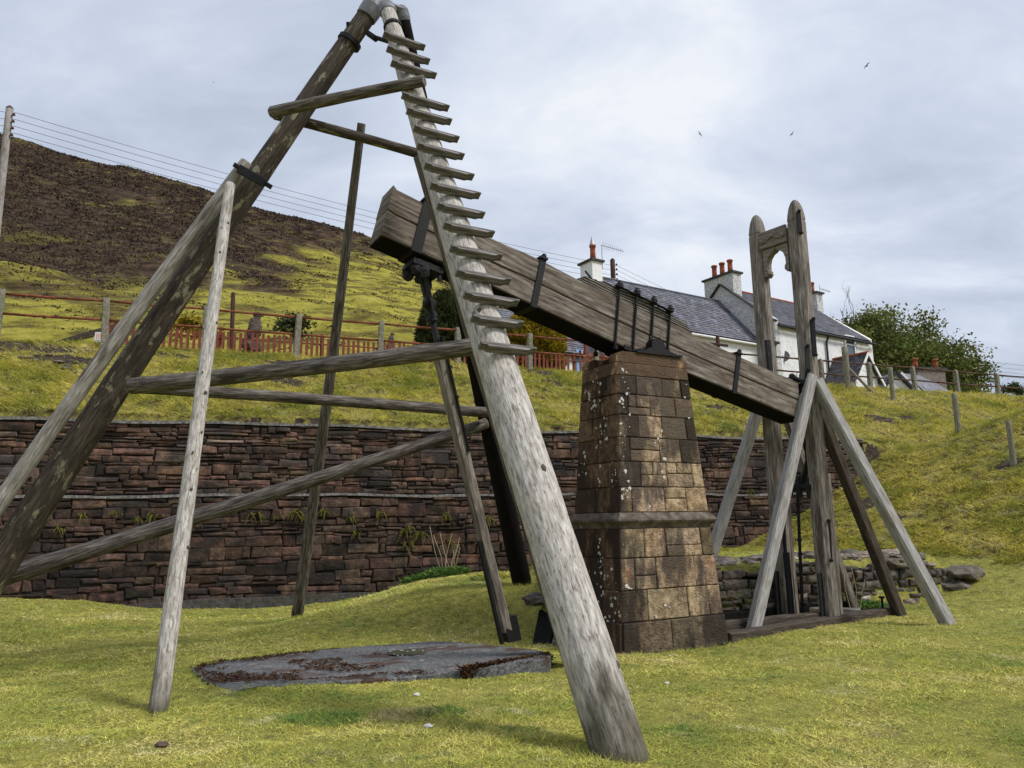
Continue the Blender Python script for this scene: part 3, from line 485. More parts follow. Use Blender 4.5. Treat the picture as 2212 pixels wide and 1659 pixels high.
# ------------------------------------------------------------ masonry pieces
def block(mb, O, ex, ez, n, x0, x1, z0, z1, depth, proud, jit, inset, tint, bulge=.01):
    """one stone: outline at the joint, chamfered and slightly bulged face"""
    J = lambda s=1.: random.uniform(-jit, jit)*s
    c = [(x0+J(), z0+J(.6)), (x1+J(), z0+J(.6)), (x1+J(), z1+J(.6)), (x0+J(), z1+J(.6))]
    mid = [((c[i][0]+c[(i+1) % 4][0])/2, (c[i][1]+c[(i+1) % 4][1])/2+(J(.7) if i in (0, 2) else 0)) for i in range(4)]
    ring = [c[0], mid[0], c[1], mid[1], c[2], mid[2], c[3], mid[3]]; cx = sum(a for a, _ in ring)/8; cz = sum(b for _, b in ring)/8
    w = abs(x1-x0)/2; h = abs(z1-z0)/2; vs = []
    for x, z in ring: vs.append(O+ex*x+ez*z-n*depth)
    for x, z in ring: vs.append(O+ex*x+ez*z+n*(proud-inset*.7))
    for x, z in ring:
        kx = 1-inset/max(w, .01)*random.uniform(.7, 1.5); kz = 1-inset/max(h, .01)*random.uniform(.7, 1.4)
        vs.append(O+ex*(cx+(x-cx)*max(kx, .4))+ez*(cz+(z-cz)*max(kz, .4))+n*(proud+random.uniform(-.004, .006)))
    vs.append(O+ex*(cx+J(2))+ez*(cz+J(1))+n*(proud+bulge*random.uniform(.2, 1.3)))
    fs = []
    for k in range(8):
        j = (k+1) % 8; fs += [(k, j, 8+j, 8+k), (8+k, 8+j, 16+j, 16+k), (16+k, 16+j, 24)]
    return mb.add(vs, fs, None, tint)
def stone_tint(a=.62, b=1.35):
    v = random.uniform(a, b); return (v*random.uniform(.88, 1.10), v, v*random.uniform(.90, 1.12))
def emit(items, parent, name, mat, limit=300):
    """items: (weight, builder(mb)); the largest become parts, the rest one joined part"""
    items.sort(key=lambda t: -t[0])
    for k, (_, fn) in enumerate(items[:limit]):
        mb = MB(); fn(mb); mb.build(name, mat, parent)
    if len(items) > limit:
        mb = MB()
        for _, fn in items[limit:]: fn(mb)
        o = mb.build(name+'s', mat, parent); o['kind'] = 'stuff'
# ------------------------------------------------------------ retaining wall
N3 = V(WN[0], WN[1], 0); A3 = V(WA[0], WA[1], 0); WO = V(WP[0], WP[1], 0)
wall = thing('retaining_wall', 'long two tier retaining wall of coursed red brown sandstone below the grass bank', 'wall', WO)
P0, P1, ZL, ZT = -7.0, 18.1, 2.23, 3.82
def tier(zlo, zhi, q0, rows):
    items = []; z = zlo; hs = []
    while z < zhi-.05:
        h = min(random.choice(rows), zhi-z); 
        if zhi-z-h < .07: h = zhi-z
        hs.append((z, z+h)); z += h
    i = 0
    while i < len(hs):
        pair = i+1 < len(hs) and random.random() < .75
        if not pair: rowset = [(hs[i][0], hs[i][1], None)]
        else: rowset = [(hs[i][0], hs[i][1], hs[i+1])]
        zA, zB, nxt = rowset[0]; p = P0-random.random()*.3; pu = p
        wob = lambda p, z: .034*math.sin(p*.9+z*5)+.024*math.sin(p*2.3+z*11)+.012*math.sin(p*5.1+z*17)
        def put(p, w, a, b):
            pc = p+w/2; o = wob(pc, a); o2 = wob(pc, b)
            if a <= zlo+.001: o = 0
            if b >= zhi-.001: o2 = 0
            X = WO+A3*pc; g0 = gz(X[0]-N3[0]*.3, X[1]-N3[1]*.3)
            if b < g0-.25 or pc > P1: return
            if zlo < 1 and pc > 16.9-(2.2-b)*.0 and False: return
            pj = random.uniform(-.008, .030) if random.random() < .88 else random.uniform(.03, .05)
            white = random.random() < .012 and w*(b-a) < .06
            args = (p+.008, p+w-.008, a+o+.007, b+o2-.007); tn = stone_tint(*((.35, 1.3) if b < 2.25 else (.45, 1.75))) if not white else (2.6, 3.2, 3.6)
            u, v, zd = project(X-N3*q0+UP*(a+b)/2); vis = -40 < u < 2260
            bl = 0 if not vis else w*(b-a)/zd**2
            items.append((bl, lambda mb, args=args, pj=pj, tn=tn: block(mb, WO-N3*q0*0+N3*q0, A3, UP, -N3, *args, .10, pj, .028, .018, tn, .012)))
        if nxt is None:
            while p < P1:
                w = random.choice([.22, .34, .45, .55, .7])*random.uniform(.85, 1.2); put(p, w, zA, zB); p += w
            i += 1
        else:
            zC = nxt[1]
            while p < P1:
                if random.random() < .20:
                    w = random.uniform(.32, .78); put(p, w, zA, zC); p += w
                else:
                    L = random.uniform(.8, 2.0)
                    for (a, b) in ((zA, zB), (zB, zC)):
                        e = p
                        while e < p+L-.02:
                            w = random.choice([.16, .28, .4, .5, .62, .85])*random.uniform(.85, 1.2)
                            if p+L-(e+w) < .12: w = p+L-e
                            put(e, w, a, b); e += w
                    p += L
            i += 2
    return items
random.seed(21)
st = tier(-.35, ZL, 0.0, [.08, .10, .13, .16, .22]); st += tier(ZL+.05, ZT-.045, .10, [.07, .10, .13, .18])
emit(st, wall, 'stone', 'red_stone')
mb = MB(); mb.box(WO+A3*(P0+P1)/2+N3*.24+UP*((ZL-.4)/2), A3, N3, UP, ((P1-P0)/2, .215, (ZL+.38)/2)); mb.box(WO+A3*(P0+P1)/2+N3*.29+UP*((ZL+ZT)/2), A3, N3, UP, ((P1-P0)/2, .165, (ZT-ZL)/2-.03)); mb.build('core', 'joint', wall)
def wavy_band(p0, p1, q0, q1, z0, z1, seg, amp):
    mb = MB(); vs = []; fs = []
    for i in range(seg+1):
        p = p0+(p1-p0)*i/seg; r = lambda s: amp*mnoise.noise((p*2.1, s, 0))+amp*.6*mnoise.noise((p*7, s, 3))
        for (q, z, s) in ((q0, z0, 1), (q0+.012, z1, 2), (q1, z1, 3), (q1, z0, 4)): vs.append(WO+A3*p+N3*(q+r(s))+UP*(z+r(s+9)*.8+.018*math.sin(p*.8)+.012*math.sin(p*2.1+1)))
    for i in range(seg):
        for k in range(4): j = (k+1) % 4; fs.append((i*4+k, i*4+j, i*4+4+j, i*4+4+k))
    fs += [(3, 2, 1, 0), (seg*4, seg*4+1, seg*4+2, seg*4+3)]; return mb.add(vs, fs)
wavy_band(P0, P1, -.045, .13, ZL-.005, ZL+.052, 160, .018).build('ledge', 'wall_cement', wall)
wavy_band(P0, P1, .055, .38, ZT-.05, ZT+.01, 160, .018).build('coping', 'wall_cement', wall)
mb = wavy_band(P0, P1, -.13, .05, -.4, .13, 120, .03); mb.build('footing', 'dark_cement', wall)
# ferns rooted in the wall joints
def frond(mb, o, d, L, n=5, w=.012):
    d = unit(d); side = unit(np.cross(d, UP)+V(.001, 0, 0)); p = np.array(o, float); k = 7; t = random.uniform(.7, 1.3)
    for i in range(k):
        q = p+d*L/k-UP*.012*i*L*3; s = side*(L*.16*(1-i/k)+.006)
        mb.add([p, p+s+d*L*.06, q], [(0, 1, 2)], None, t); mb.add([p, p-s+d*L*.06, q], [(0, 2, 1)], None, t); p = q
fern_uv = [(550, 1108), (600, 1112), (655, 1116), (760, 1118), (880, 1140), (905, 1150), (965, 1110), (1055, 1118), (1110, 1102), (640, 1102), (300, 1118), (180, 1110), (335, 1112), (1140, 1108), (970, 1168), (880, 1175), (250, 1105), (820, 1105), (700, 1102), (1180, 1110), (770, 1150), (1100, 920), (1330, 1100), (1620, 1060), (1590, 985), (1810, 1075), (130, 1140), (420, 1120)]
random.seed(5)
for u, v in fern_uv:
    d = CF+CR*(u-1106)/FPX-CU*(v-829.5)/FPX; s = ((WO-C0)@N3)/(d@N3); p = C0+d*s-N3*.02
    mb = MB(); L = random.uniform(.10, .24)
    for k in range(random.randint(8, 15)):
        a = random.uniform(-1.3, 1.3); frond(mb, p+A3*random.uniform(-.09, .09)+UP*random.uniform(-.04, .04), A3*math.sin(a)-N3*random.uniform(.4, 1)+UP*random.uniform(-.7, .6), L*random.uniform(.6, 1.2))
    o = mb.build('wall_fern', 'fern', None, org=p); tag(o, 'small green fern tuft rooted in a joint of the sandstone retaining wall', 'fern', 'ferns growing out of the retaining wall')
# tall dead stalks and nettles by the wall foot
random.seed(9)
def stalks(c, n, h, label, sp=.25, mat='straw'):
    mb = MB()
    for _ in range(n):
        b = V(c[0]+random.uniform(-sp, sp), c[1]+random.uniform(-.12, .12), 0); b[2] = gz(b[0], b[1])-.02; hh = h*random.uniform(.5, 1.1)
        t = b+V(random.uniform(-.35, .35)*hh, random.uniform(-.2, .2)*hh, hh); mb.tube([b, (b+t)/2+V(random.uniform(-.05, .05), 0, .02), t], .007, 4)
    return tag(mb.build('dead_stalks', mat, None, org=gloc(c[0], c[1])), label, 'plant')
stalks((-1.35, 17.55), 9, 1.1, 'thin straw coloured stalks standing at the wall foot beyond the pump rod')
stalks((5.6, 13.55), 7, .8, 'loose straw stalks leaning between the guide frame struts', .35)
def leafy(c, rx, ry, h, n, mat, name, label, cat='plant'):
    th = rng.uniform(0, 2*np.pi, n); rr = np.sqrt(rng.uniform(0, 1, n)); x = c[0]+rx*rr*np.cos(th); y = c[1]+ry*rr*np.sin(th); z = ground(x, y)+h*rng.uniform(.1, 1, n)*(1-rr**2*.6)
    Pb, Fb, Tb = blades(np.stack([x, y, z], 1), np.full(n, h*.35), rng.uniform(.03, .06, n), 1.4); return tris(name, Pb, Fb, mat, Tb, None, label, cat, gloc(c[0], c[1]))
leafy((-1.75, 17.35), .75, .25, .22, 2600, 'nettle', 'nettle_patch', 'low dark green nettle patch against the wall foot')
leafy((6.0, 13.7), .45, .18, .16, 900, 'nettle', 'nettle_patch', 'small green weed patch behind the rear strut foot')
# ------------------------------------------------------------ rubble walls round the pit
random.seed(33)
def rubble_wall(name, label, pa, pb, h, rows=.13, n_in=(0, 0), top_scatter=True, zb=None):
    pa = np.array(pa, float); pb = np.array(pb, float); d = pb-pa; Ln = np.hypot(*d[:2]); ex = V(d[0]/Ln, d[1]/Ln, 0); nn = V(ex[1], -ex[0], 0)
    r = thing(name, label, 'wall', pa); items = []; z = -.12
    while z < h(0)+.4:
        hh = random.uniform(.6, 1.3)*rows; x = -.05
        while x < Ln:
            w = random.uniform(.12, .42); top = h((x+w/2)/Ln)
            if z < top-.04:
                a, b = z+random.uniform(-.02, .02), min(z+hh, top)+random.uniform(-.02, .02)
                args = (x+.008, x+w-.008, a+.006, max(b-.006, a+.05)); pj = random.uniform(-.03, .06)
                tn = stone_tint(.5, 1.3) if random.random() > .05 else (2.6, 2.6, 2.6)
                items.append((w*hh, lambda mb, args=args, pj=pj, tn=tn, z=z: block(mb, pa+nn*(.0-.10*z), ex, UP, nn, *args, .10, pj, .022, .03, tn, .02)))
            x += w
        z += hh
    emit(items, r, 'stone', 'rubble', 260)
    mb = MB(); prof = [(0, -.3)]+[(Ln, -.3)]+[(Ln*(1-k/12), h(1-k/12)-.05) for k in range(13)]
    mb.prism(prof, pa-nn*.16, ex, UP, nn, -.22, .02); mb.build('core', 'rubble', r); return r, ex, nn, Ln
rubble_wall('rubble_wall', 'low dry stone rubble wall holding the ground behind the guide frame', (.75, 11.42, 0), (8.0, 14.75, 0), lambda t: .80-.25*(1-sm(0, .06, t))+.06*math.sin(t*23)+.10*sm(.75, .95, t)-.2*sm(.93, 1.0, t), .13)
rubble_wall('rubble_wall', 'short mossy rubble return wall beside the foot of the spliced pole', (.55, 10.35, -.1), (.72, 11.5, 0), lambda t: .05+.45*t, .12)
# loose stones scattered above the rubble wall
random.seed(12)
for k in range(60):
    t = random.random(); x = 2.4+t*5.3; y = 12.42+t*2.35+random.uniform(.15, 1.25); s = random.uniform(.10, .24)
    mb = MB(); mb.blob(gloc(x, y, s*.12), s, (1.2, .9, .45), 2, .55, 1.6, stone_tint(.9, 2.1) if k % 6 else (2.8, 2.8, 2.8))
    tag(mb.build('loose_stone', 'rubble', None, org=gloc(x, y)), 'flat grey stone lying loose on the rubble behind the guide frame', 'stone', 'loose stones above the low rubble wall')
for k, (u, v, y, s, lab) in enumerate([(2078, 1238, 14.95, .24, 'large rounded grey boulder capping the right end of the rubble wall'), (2066, 1270, 14.85, .22, 'long flat stone projecting at the right end of the rubble wall'),
                                      (1930, 1215, 14.4, .2, 'pale stone on the rubble wall top beside the white strut'), (1158, 1293, 11.6, .13, 'pale jagged stone on the mound edge left of the spliced pole'), (1184, 1296, 11.5, .14, 'jagged grey stone leaning beside the spliced pole')]):
    p = at(u, v, y); mb = MB(); mb.blob(p, s, (1.5, 1, .6), 3, .5, 1.4, 1.2); tag(mb.build('boulder', 'rubble', None, org=p-UP*s*.5), lab, 'boulder')
# ------------------------------------------------------------ concrete slab
random.seed(3)
so = gp(800, 1440, 0.); slab = thing('concrete_slab', 'old concrete slab with rust brown moss set flush in the lawn', 'slab', so)
cx_, cy_ = np.mean([p[0] for p in slab_pts]), np.mean([p[1] for p in slab_pts])
ring = []
for i in range(len(slab_pts)):
    a, b = slab_pts[i], slab_pts[(i+1) % len(slab_pts)]; m = max(1, int(np.linalg.norm(b-a)/.09))
    for k in range(m):
        p = a+(b-a)*k/m; nn = unit(V(p[0]-cx_, p[1]-cy_, 0)); p = p+nn*random.uniform(-.03, .03); ring.append(p)
mb = MB(); n = len(ring); cc = V(cx_, cy_, .045); vs = []; fr = [1, .985, .94, .86, .72, .5, .25]
vs += [V(p[0], p[1], -.25) for p in ring]
for f in fr:
    for p in ring: q = cc+(p-cc)*f; q[2] = p[2]*(1 if f > .8 else 1)+(.045-p[2])*(1-f)+(0 if f == 1 else .012)+random.uniform(-.003, .003); vs.append(q)
fs = []
for j in range(len(fr)):
    for k in range(n): m = (k+1) % n; fs.append((j*n+k, j*n+m, (j+1)*n+m, (j+1)*n+k))
c_ = len(vs); vs.append(cc+UP*.012)
for k in range(n): fs.append((len(fr)*n+k, len(fr)*n+(k+1) % n, c_))
mb.add(vs, fs); mb.build('concrete', 'slab', slab)
def slab_z(x, y):
    return .060+.078*np.clip((x+.75)/1.1, 0, 1)
n = 26000; x = rng.uniform(-4, .8, n); y = rng.uniform(7.8, 11.3, n); ins = inpoly(x, y, slab_pts)
def edged(x, y):
    d = np.full(len(x), 9.)
    for i in range(len(slab_pts)):
        a = slab_pts[i][:2]; b = slab_pts[(i+1) % len(slab_pts)][:2]; ab = b-a; t = np.clip(((x-a[0])*ab[0]+(y-a[1])*ab[1])/(ab@ab), 0, 1)
        d = np.minimum(d, np.hypot(x-a[0]-ab[0]*t, y-a[1]-ab[1]*t))
    return d
ed = edged(x, y); keep = ins & ((ed < .09+.34*np.clip(vnoise(x, y, 1.6, 31), 0, 1)+.42*((x > -1.1) & (y < 10.0))+.5*((x < -2.5) & (vnoise(x, y, 2.5, 33) > .05))) & (vnoise(x, y, 3, 34) > -.32) & ~((x < -2.2) & (y < 8.35)) | (vnoise(x, y, 2.2, 35)+.3*vnoise(x, y, 7, 36) > .26))
x, y = x[keep], y[keep]; Pb, Fb, Tb = blades(np.stack([x, y, slab_z(x, y)], 1), rng.uniform(.008, .022, len(x)), rng.uniform(.02, .045, len(x)), 1.6, .35)
o = tris('moss', Pb, Fb, 'brown_moss', Tb, 'stuff', None, None); o.parent = slab; o.data.transform(Matrix.Translation(-Vector(so)))
n = 3000; t = rng.uniform(0, 1, n); a = slab_pts[6]; b = slab_pts[8]
k = rng.uniform(0, 1, n); bx = np.where(True, a[0]+(b[0]-a[0])*t, 0)+rng.normal(0, .02, n); by = a[1]+(b[1]-a[1])*t-.02+rng.normal(0, .015, n); bz = .13*k
Pb, Fb, Tb = blades(np.stack([bx, by, bz], 1), rng.uniform(.02, .05, n), rng.uniform(.02, .05, n), 1.2, .35); o = tris('edge_moss', Pb, Fb, 'brown_moss', Tb, 'stuff'); o.parent = slab; o.data.transform(Matrix.Translation(-Vector(so)))
pd = gp(900, 1412, .06); mb = MB(); rg = [pd+V(.34*math.cos(a)*(1+.5*mnoise.noise((math.cos(a)*2, math.sin(a)*2, 0))), .24*math.sin(a)*(1+.5*mnoise.noise((math.cos(a)*2, math.sin(a)*2, 5))), .022) for a in np.linspace(0, 2*math.pi, 33)[:-1]]
mb.add(rg, [tuple(range(32))]); mb.build('puddle', 'puddle', slab)
mb = MB()
for k in range(34):
    a = random.uniform(.5, 5.2); r = random.choice([.3, .55, .75, .86, .97])*random.uniform(.9, 1.1); p = pd+V(.42*r*math.cos(a), .34*r*math.sin(a), .022); mb.blob(p, random.uniform(.004, .011), (1.3, 1, .4), 1, .2)
o = mb.build('wet_pebbles', 'foam', slab); o['kind'] = 'stuff'
# ------------------------------------------------------------ masonry pier
random.seed(44); TH = R(29.5); E1 = V(math.cos(TH), math.sin(TH), 0); E2 = V(-math.sin(TH), math.cos(TH), 0)
HT, WBm, DB, WTp, DT = 3.70, .862, .615, .619, .40
pier = thing('masonry_pier', 'tapered sandstone pier with a dark string course carrying the beam', 'pier', PC)
def half(z): t = z/HT; return WBm+(WTp-WBm)*t, DB+(DT-DB)*t
def face_pt(side, s, z):
    """side 0 front, 1 left end, 2 back, 3 right end; s -1..1 along face"""
    w, d = half(z)
    a, b = [(s*w, -d), (-w, -s*d), (-s*w, d), (w, s*d)][side]; return PC+E1*a+E2*b+UP*z
nrm = [-E2, -E1, E2, E1]
courses = [(-.15, .36), (.36, .74), (.74, 1.13), (1.13, 1.50)]; zz0 = 1.70
ups = [1.70, 2.03, 2.36, 2.68, 2.98, 3.26, 3.52]
cs = courses+[(ups[i], ups[i+1]) for i in range(len(ups)-1)]+[(3.52, 3.70)]
pit_items = []
def pstone(side, s0, s1, z0, z1, tint, proud):
    w, d = half((z0+z1)/2); ext = (w if side in (0, 2) else d)
    g = .006/ext
    s0 += g; s1 -= g; z0 += .005; z1 -= .005; n = nrm[side]; J = lambda: random.uniform(-.004, .004)
    def P(s, z, o): return face_pt(side, s, z)+n*o+UP*J()
    ss = [s0, (s0+s1)/2, s1]; zs = [z0, (z0+z1)/2, z1]; ring = [(ss[0], zs[0]), (ss[1], zs[0]), (ss[2], zs[0]), (ss[2], zs[1]), (ss[2], zs[2]), (ss[1], zs[2]), (ss[0], zs[2]), (ss[0], zs[1])]
    ins = .011; vs = [P(s, z, -.07) for s, z in ring]+[P(s, z, proud-.008) for s, z in ring]
    sc, zc = ss[1], zs[1]; kx = 1-ins/max((s1-s0)/2*ext, .02); kz = 1-ins/max((z1-z0)/2, .02)
    vs += [P(sc+(s-sc)*kx, zc+(z-zc)*kz, proud+random.uniform(-.003, .005)) for s, z in ring]+[P(sc, zc, proud+.006)]
    fs = []
    for k in range(8): j = (k+1) % 8; fs += [(k, j, 8+j, 8+k), (8+k, 8+j, 16+j, 16+k), (16+k, 16+j, 24)]
    mb = MB(); mb.add(vs, fs, None, tint); mb.build('stone', 'pier_stone', pier)
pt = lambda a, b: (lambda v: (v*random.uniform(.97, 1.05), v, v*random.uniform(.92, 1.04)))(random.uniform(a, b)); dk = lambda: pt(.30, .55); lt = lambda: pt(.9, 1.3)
for ci, (z0, z1) in enumerate(cs):
    for side in range(4):
        pj = lambda: random.uniform(.0, .014)
        if ci == len(cs)-1:
            pstone(side, -1, 1, z0, z1, (1.15, 1.0, .85), .008); continue
        if side in (0, 2):
            e0 = (.30, .55)[(ci+side) % 2]; e1 = (.55, .30)[(ci+side) % 2]; lo, hi = -1+e0*.9, 1-e1*.9
            if ci == 0: pstone(side, -1, -.1, z0, z1, dk(), .03); pstone(side, -.1, 1, z0, z1, dk(), .03); continue
            pstone(side, -1, lo, z0, z1, dk() if random.random() < .7 else lt(), pj()); pstone(side, hi, 1, z0, z1, (dk() if random.random() < .5 else lt()), pj())
            m = lo+(hi-lo)*random.uniform(.3, .65)
            for a, b in ((lo, m), (m, hi)):
                if random.random() < .5 and (b-a) > .2:
                    zm = z0+(z1-z0)*random.uniform(.35, .6); pstone(side, a, b, z0, zm, lt(), pj())
                    if random.random() < .4: mm = (a+b)/2+random.uniform(-.1, .1); pstone(side, a, mm, zm, z1, lt(), pj()); pstone(side, mm, b, zm, z1, lt(), pj())
                    else: pstone(side, a, b, zm, z1, lt(), pj())
                else: pstone(side, a, b, z0, z1, lt(), pj())
        else:
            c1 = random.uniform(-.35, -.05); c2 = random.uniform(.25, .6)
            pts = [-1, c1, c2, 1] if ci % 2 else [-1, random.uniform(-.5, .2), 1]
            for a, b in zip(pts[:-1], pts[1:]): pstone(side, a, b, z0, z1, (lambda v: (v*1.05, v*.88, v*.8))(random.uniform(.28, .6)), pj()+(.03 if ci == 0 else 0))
mb = MB(); vs = []
for z in (-.2, 3.66):
    w, d = half(z); vs += [PC+E1*a*(w-.02)+E2*b*(d-.02)+UP*z for a, b in ((-1, -1), (1, -1), (1, 1), (-1, 1))]
mb.add(vs, [(3, 2, 1, 0), (4, 5, 6, 7)]+[(k, (k+1) % 4, 4+(k+1) % 4, 4+k) for k in range(4)]); mb.build('core', 'pier_joint', pier)
mb = MB(); w, d = half(1.6); vs = []; pf = [(.0, 1.50), (.012, 1.53), (.03, 1.555), (.062, 1.575), (.078, 1.60), (.072, 1.622), (.03, 1.665), (.004, 1.702)]
cor = [(-1, -1), (0, -1), (1, -1), (1, 0), (1, 1), (0, 1), (-1, 1), (-1, 0)]
for o, z in pf: vs += [PC+E1*a*(w+o)+E2*b*(d+o)+UP*z for a, b in cor]
mb.add(vs, [(i*8+k, i*8+(k+1) % 8, i*8+8+(k+1) % 8, i*8+8+k) for i in range(len(pf)-1) for k in range(8)]); mb.build('string_course', 'pier_dark', pier)
# top blocks either side of the beam slot, corners worn round
for sgn in (-1, 1):
    mb = MB(); prof = [(-WTp, 0), (-WTp-.004, .07), (-WTp+.03, .125), (-WTp+.10, .15), (WTp-.1, .145), (WTp-.03, .12), (WTp+.004, .06), (WTp, 0)]
    nseg = 4; b0, b1 = (-DT-.005, -.235) if sgn < 0 else (.235, DT+.005)
    for i in range(1): mb.prism(prof, PC+UP*3.702, E1, UP, E2, b0, b1, (1.2, 1.0, .85))
    mb.build('bearing_block', 'pier_stone', pier)
# lichen spots: small raised crusts, mostly on the left end
random.seed(8); mb = MB()
for cl in range(46):
    side = 1 if random.random() < .74 else 0; z = random.uniform(.25, 3.6)
    s = random.uniform(-.9, .9) if side == 1 else random.choice([random.uniform(-1, -.8), random.uniform(-1, 1)])
    if side == 1 and random.random() < .6: s = max(-.9, min(.9, random.gauss(.1 if z > 2.5 else .35, .28)))
    nk = random.randint(3, 11); sp_ = random.uniform(.03, .13)
    for k in range(nk):
        s2 = s+random.gauss(0, sp_)*1.1; z2 = z+random.gauss(0, sp_)*1.5
        if abs(s2) > .97 or not .1 < z2 < 3.65: continue
        r = random.choice([.006, .008, .012, .018, .026])*random.uniform(.7, 1.2); c = face_pt(side, s2, z2)+nrm[side]*.017; ex = E1 if side == 0 else E2; m = 9
        pts = [c+ex*r*math.cos(6.283*i/m)*random.uniform(.45, 1.3)+UP*r*math.sin(6.283*i/m)*random.uniform(.45, 1.3) for i in range(m)]+[c+nrm[side]*.004]
        mb.add(pts, [(i, (i+1) % m, m) for i in range(m)] if side == 0 else [((i+1) % m, i, m) for i in range(m)])
o = mb.build('lichen', 'lichen', pier); o['kind'] = 'stuff'
# ------------------------------------------------------------ beam
random.seed(17); HW = .21
def B(s, z, b=0.): return PC+E1*s+E2*b+UP*z
beam = thing('rocking_beam', 'huge weathered timber rocking beam bound with black iron straps on the pier', 'beam', PC+UP*3.95)
def zt(s): return float(np.interp(s, [-3.95, -3.8, -3.45, -2.4, -1.7, -1, 0, .95, 1.8, 2.6, 3.15], [5.66, 5.63, 5.53, 5.20, 5.04, 4.82, 4.56, 4.29, 4.06, 3.86, 3.74]))
def zbm(s): return float(np.interp(s, [-3.95, -3.8, -3.0, -1.8, -.4, .75, 1.8, 3.15], [4.99, 4.955, 4.73, 4.38, 3.98, 3.70, 3.45, 3.12]))
def zm(s): return zbm(s)+(zt(s)-zbm(s))*.50
sl = lambda s: -.245
def end_s(z, s, left): return s-(z-(zbm(s)))*.245*(-1 if False else 1)*0+(z-zbm(s))*(.19 if left else .12)
def timber(name, fa, fb, s0, s1, mat, n=36, g=0.006, hw=HW, sk=True):
    mb = MB(); top = []; bot = []
    for i in range(n+1):
        s = s0+(s1-s0)*i/n; top.append((s+(.15 if sk and i == 0 else 0)*((fb(s)-zbm(s))/.66), fb(s)-g+(.006*mnoise.noise((s*5, fb(s), 0))))); bot.append((s+(.15 if sk and i == 0 else 0)*((fa(s)-zbm(s))/.66), fa(s)+g+(.004*mnoise.noise((s*5, 7, 0)))))
    nb = [-hw, -hw+.02, hw-.02, hw]; vs = []; m = n+1
    for b, k in ((-hw, .012), (-hw+.016, 0), (hw-.016, 0), (hw, .012)):
        for (s, z) in bot: vs.append(B(s, z+k, b))
        for (s, z) in top: vs.append(B(s, z-k, b))
    fs = []; uv = []; sk_ = 2*m; o = random.random()*9
    def q(a, b, c, d, U): fs.append((a, b, c, d)); uv.append(U)
    for i in range(n):
        for r, fl in ((0, 0), (3, 1)):
            a, b, c, d = r*sk_+i, r*sk_+i+1, r*sk_+m+i+1, r*sk_+m+i
            U = [(bot[i][1]-zbm(bot[i][0])+o, bot[i][0]), (bot[i+1][1]-zbm(bot[i+1][0])+o, bot[i+1][0]), (top[i+1][1]-zbm(top[i+1][0])+o, top[i+1][0]), (top[i][1]-zbm(top[i][0])+o, top[i][0])]
            q(*((a, b, c, d) if not fl else (d, c, b, a)), U if not fl else U[::-1])
        for r in range(3):
            a, b = r*sk_+i, r*sk_+i+1; c, d = (r+1)*sk_+i+1, (r+1)*sk_+i; q(b, a, d, c, [(r*.2+o, bot[i+1][0]), (r*.2+o, bot[i][0]), (r*.2+.2+o, bot[i][0]), (r*.2+.2+o, bot[i+1][0])])
            a, b = r*sk_+m+i, r*sk_+m+i+1; c, d = (r+1)*sk_+m+i+1, (r+1)*sk_+m+i; q(a, b, c, d, [(r*.2+o+2, top[i][0]), (r*.2+o+2, top[i+1][0]), (r*.2+.2+o+2, top[i+1][0]), (r*.2+.2+o+2, top[i][0])])
    for i, fl in ((0, 1), (n, 0)):
        for r in range(3):
            a, b, c, d = r*sk_+i, (r+1)*sk_+i, (r+1)*sk_+m+i, r*sk_+m+i; h = top[i][1]-bot[i][1]
            q(*((a, b, c, d) if not fl else (d, c, b, a)), [(0, r*.1), (0, r*.1+.1), (h*.3, r*.1+.1), (h*.3, r*.1)] if not fl else [(h*.3, r*.1), (h*.3, r*.1+.1), (0, r*.1+.1), (0, r*.1)])
    mb.add(vs, fs, uv); return mb.build(name, mat, beam)
timber('timber', zbm, zm, -3.87, 3.12, 'beam'); timber('timber', zm, zt, -3.87, 3.12, 'beam'); timber('tar_shade_underside', lambda s: zbm(s)-.022, lambda s: zbm(s)+.001, -3.865, 3.115, 'tar_wood', 36, 0, HW-.002)  # thin added black board: underside shade put into its colour along with tar
def ridge(s): return zt(s)+float(np.interp(s, [-1.08, -.95, -.85, -.5, 0, .4, .6, .80, .90, .96], [.0, .09, .12, .16, .175, .165, .15, .13, .10, .0]))+.025*mnoise.noise((s*6, 3, 0))
timber('packing_timber', lambda s: zt(s)-.012, ridge, -1.06, .95, 'beam_rough', 40, 0, HW-.012, False)
def strap(s, w, z0, z1, th=.018, cap=True, mat='iron', tilt=0.):
    """flat iron strap round the beam at s, with bolt heads above and a plate below"""
    mb = MB(); d = unit(B(s+1, zbm(s+1))-B(s, zbm(s)))
    ax = unit(E1-UP*.245)
    nz_ = unit(np.cross(E2, ax))*-1; nz_ = nz_ if nz_[2] > 0 else -nz_
    for sg in (-1, 1):
        c = B(s+.08, (z0+z1)/2, sg*(HW+th/2+.001)); mb.box(c, ax, E2, nz_, (w/2, th/2, (z1-z0)/2*1.02))
    mb.box(B(s+.08+(z0-(z0+z1)/2)*-.24*0-.0, 0, 0)*0+B(s+.08, (z0+z1)/2, 0)-nz_*((z1-z0)/2*1.02+.012), ax, E2, nz_, (w/2+.003, HW+.022, .012))
    if cap:
        mb.box(B(s+.08, (z0+z1)/2, 0)+nz_*((z1-z0)/2*1.02+.014), ax, E2, nz_, (w/2+.012, HW+.04, .014))
        for sg in (-1, 1): mb.lathe(B(s+.08, (z0+z1)/2, sg*(HW+.01))+nz_*((z1-z0)/2*1.02+.028), [(.034, 0), (.034, .03), (.02, .05)], nz_, 8)
    return mb.build('iron_strap', mat, beam)
strap(-3.42, .13, 4.85, 5.515); strap(-3.02, .11, 4.73, 5.39, cap=False); strap(-1.78, .09, 4.37, 5.03); strap(1.70, .08, 3.475, 4.07)
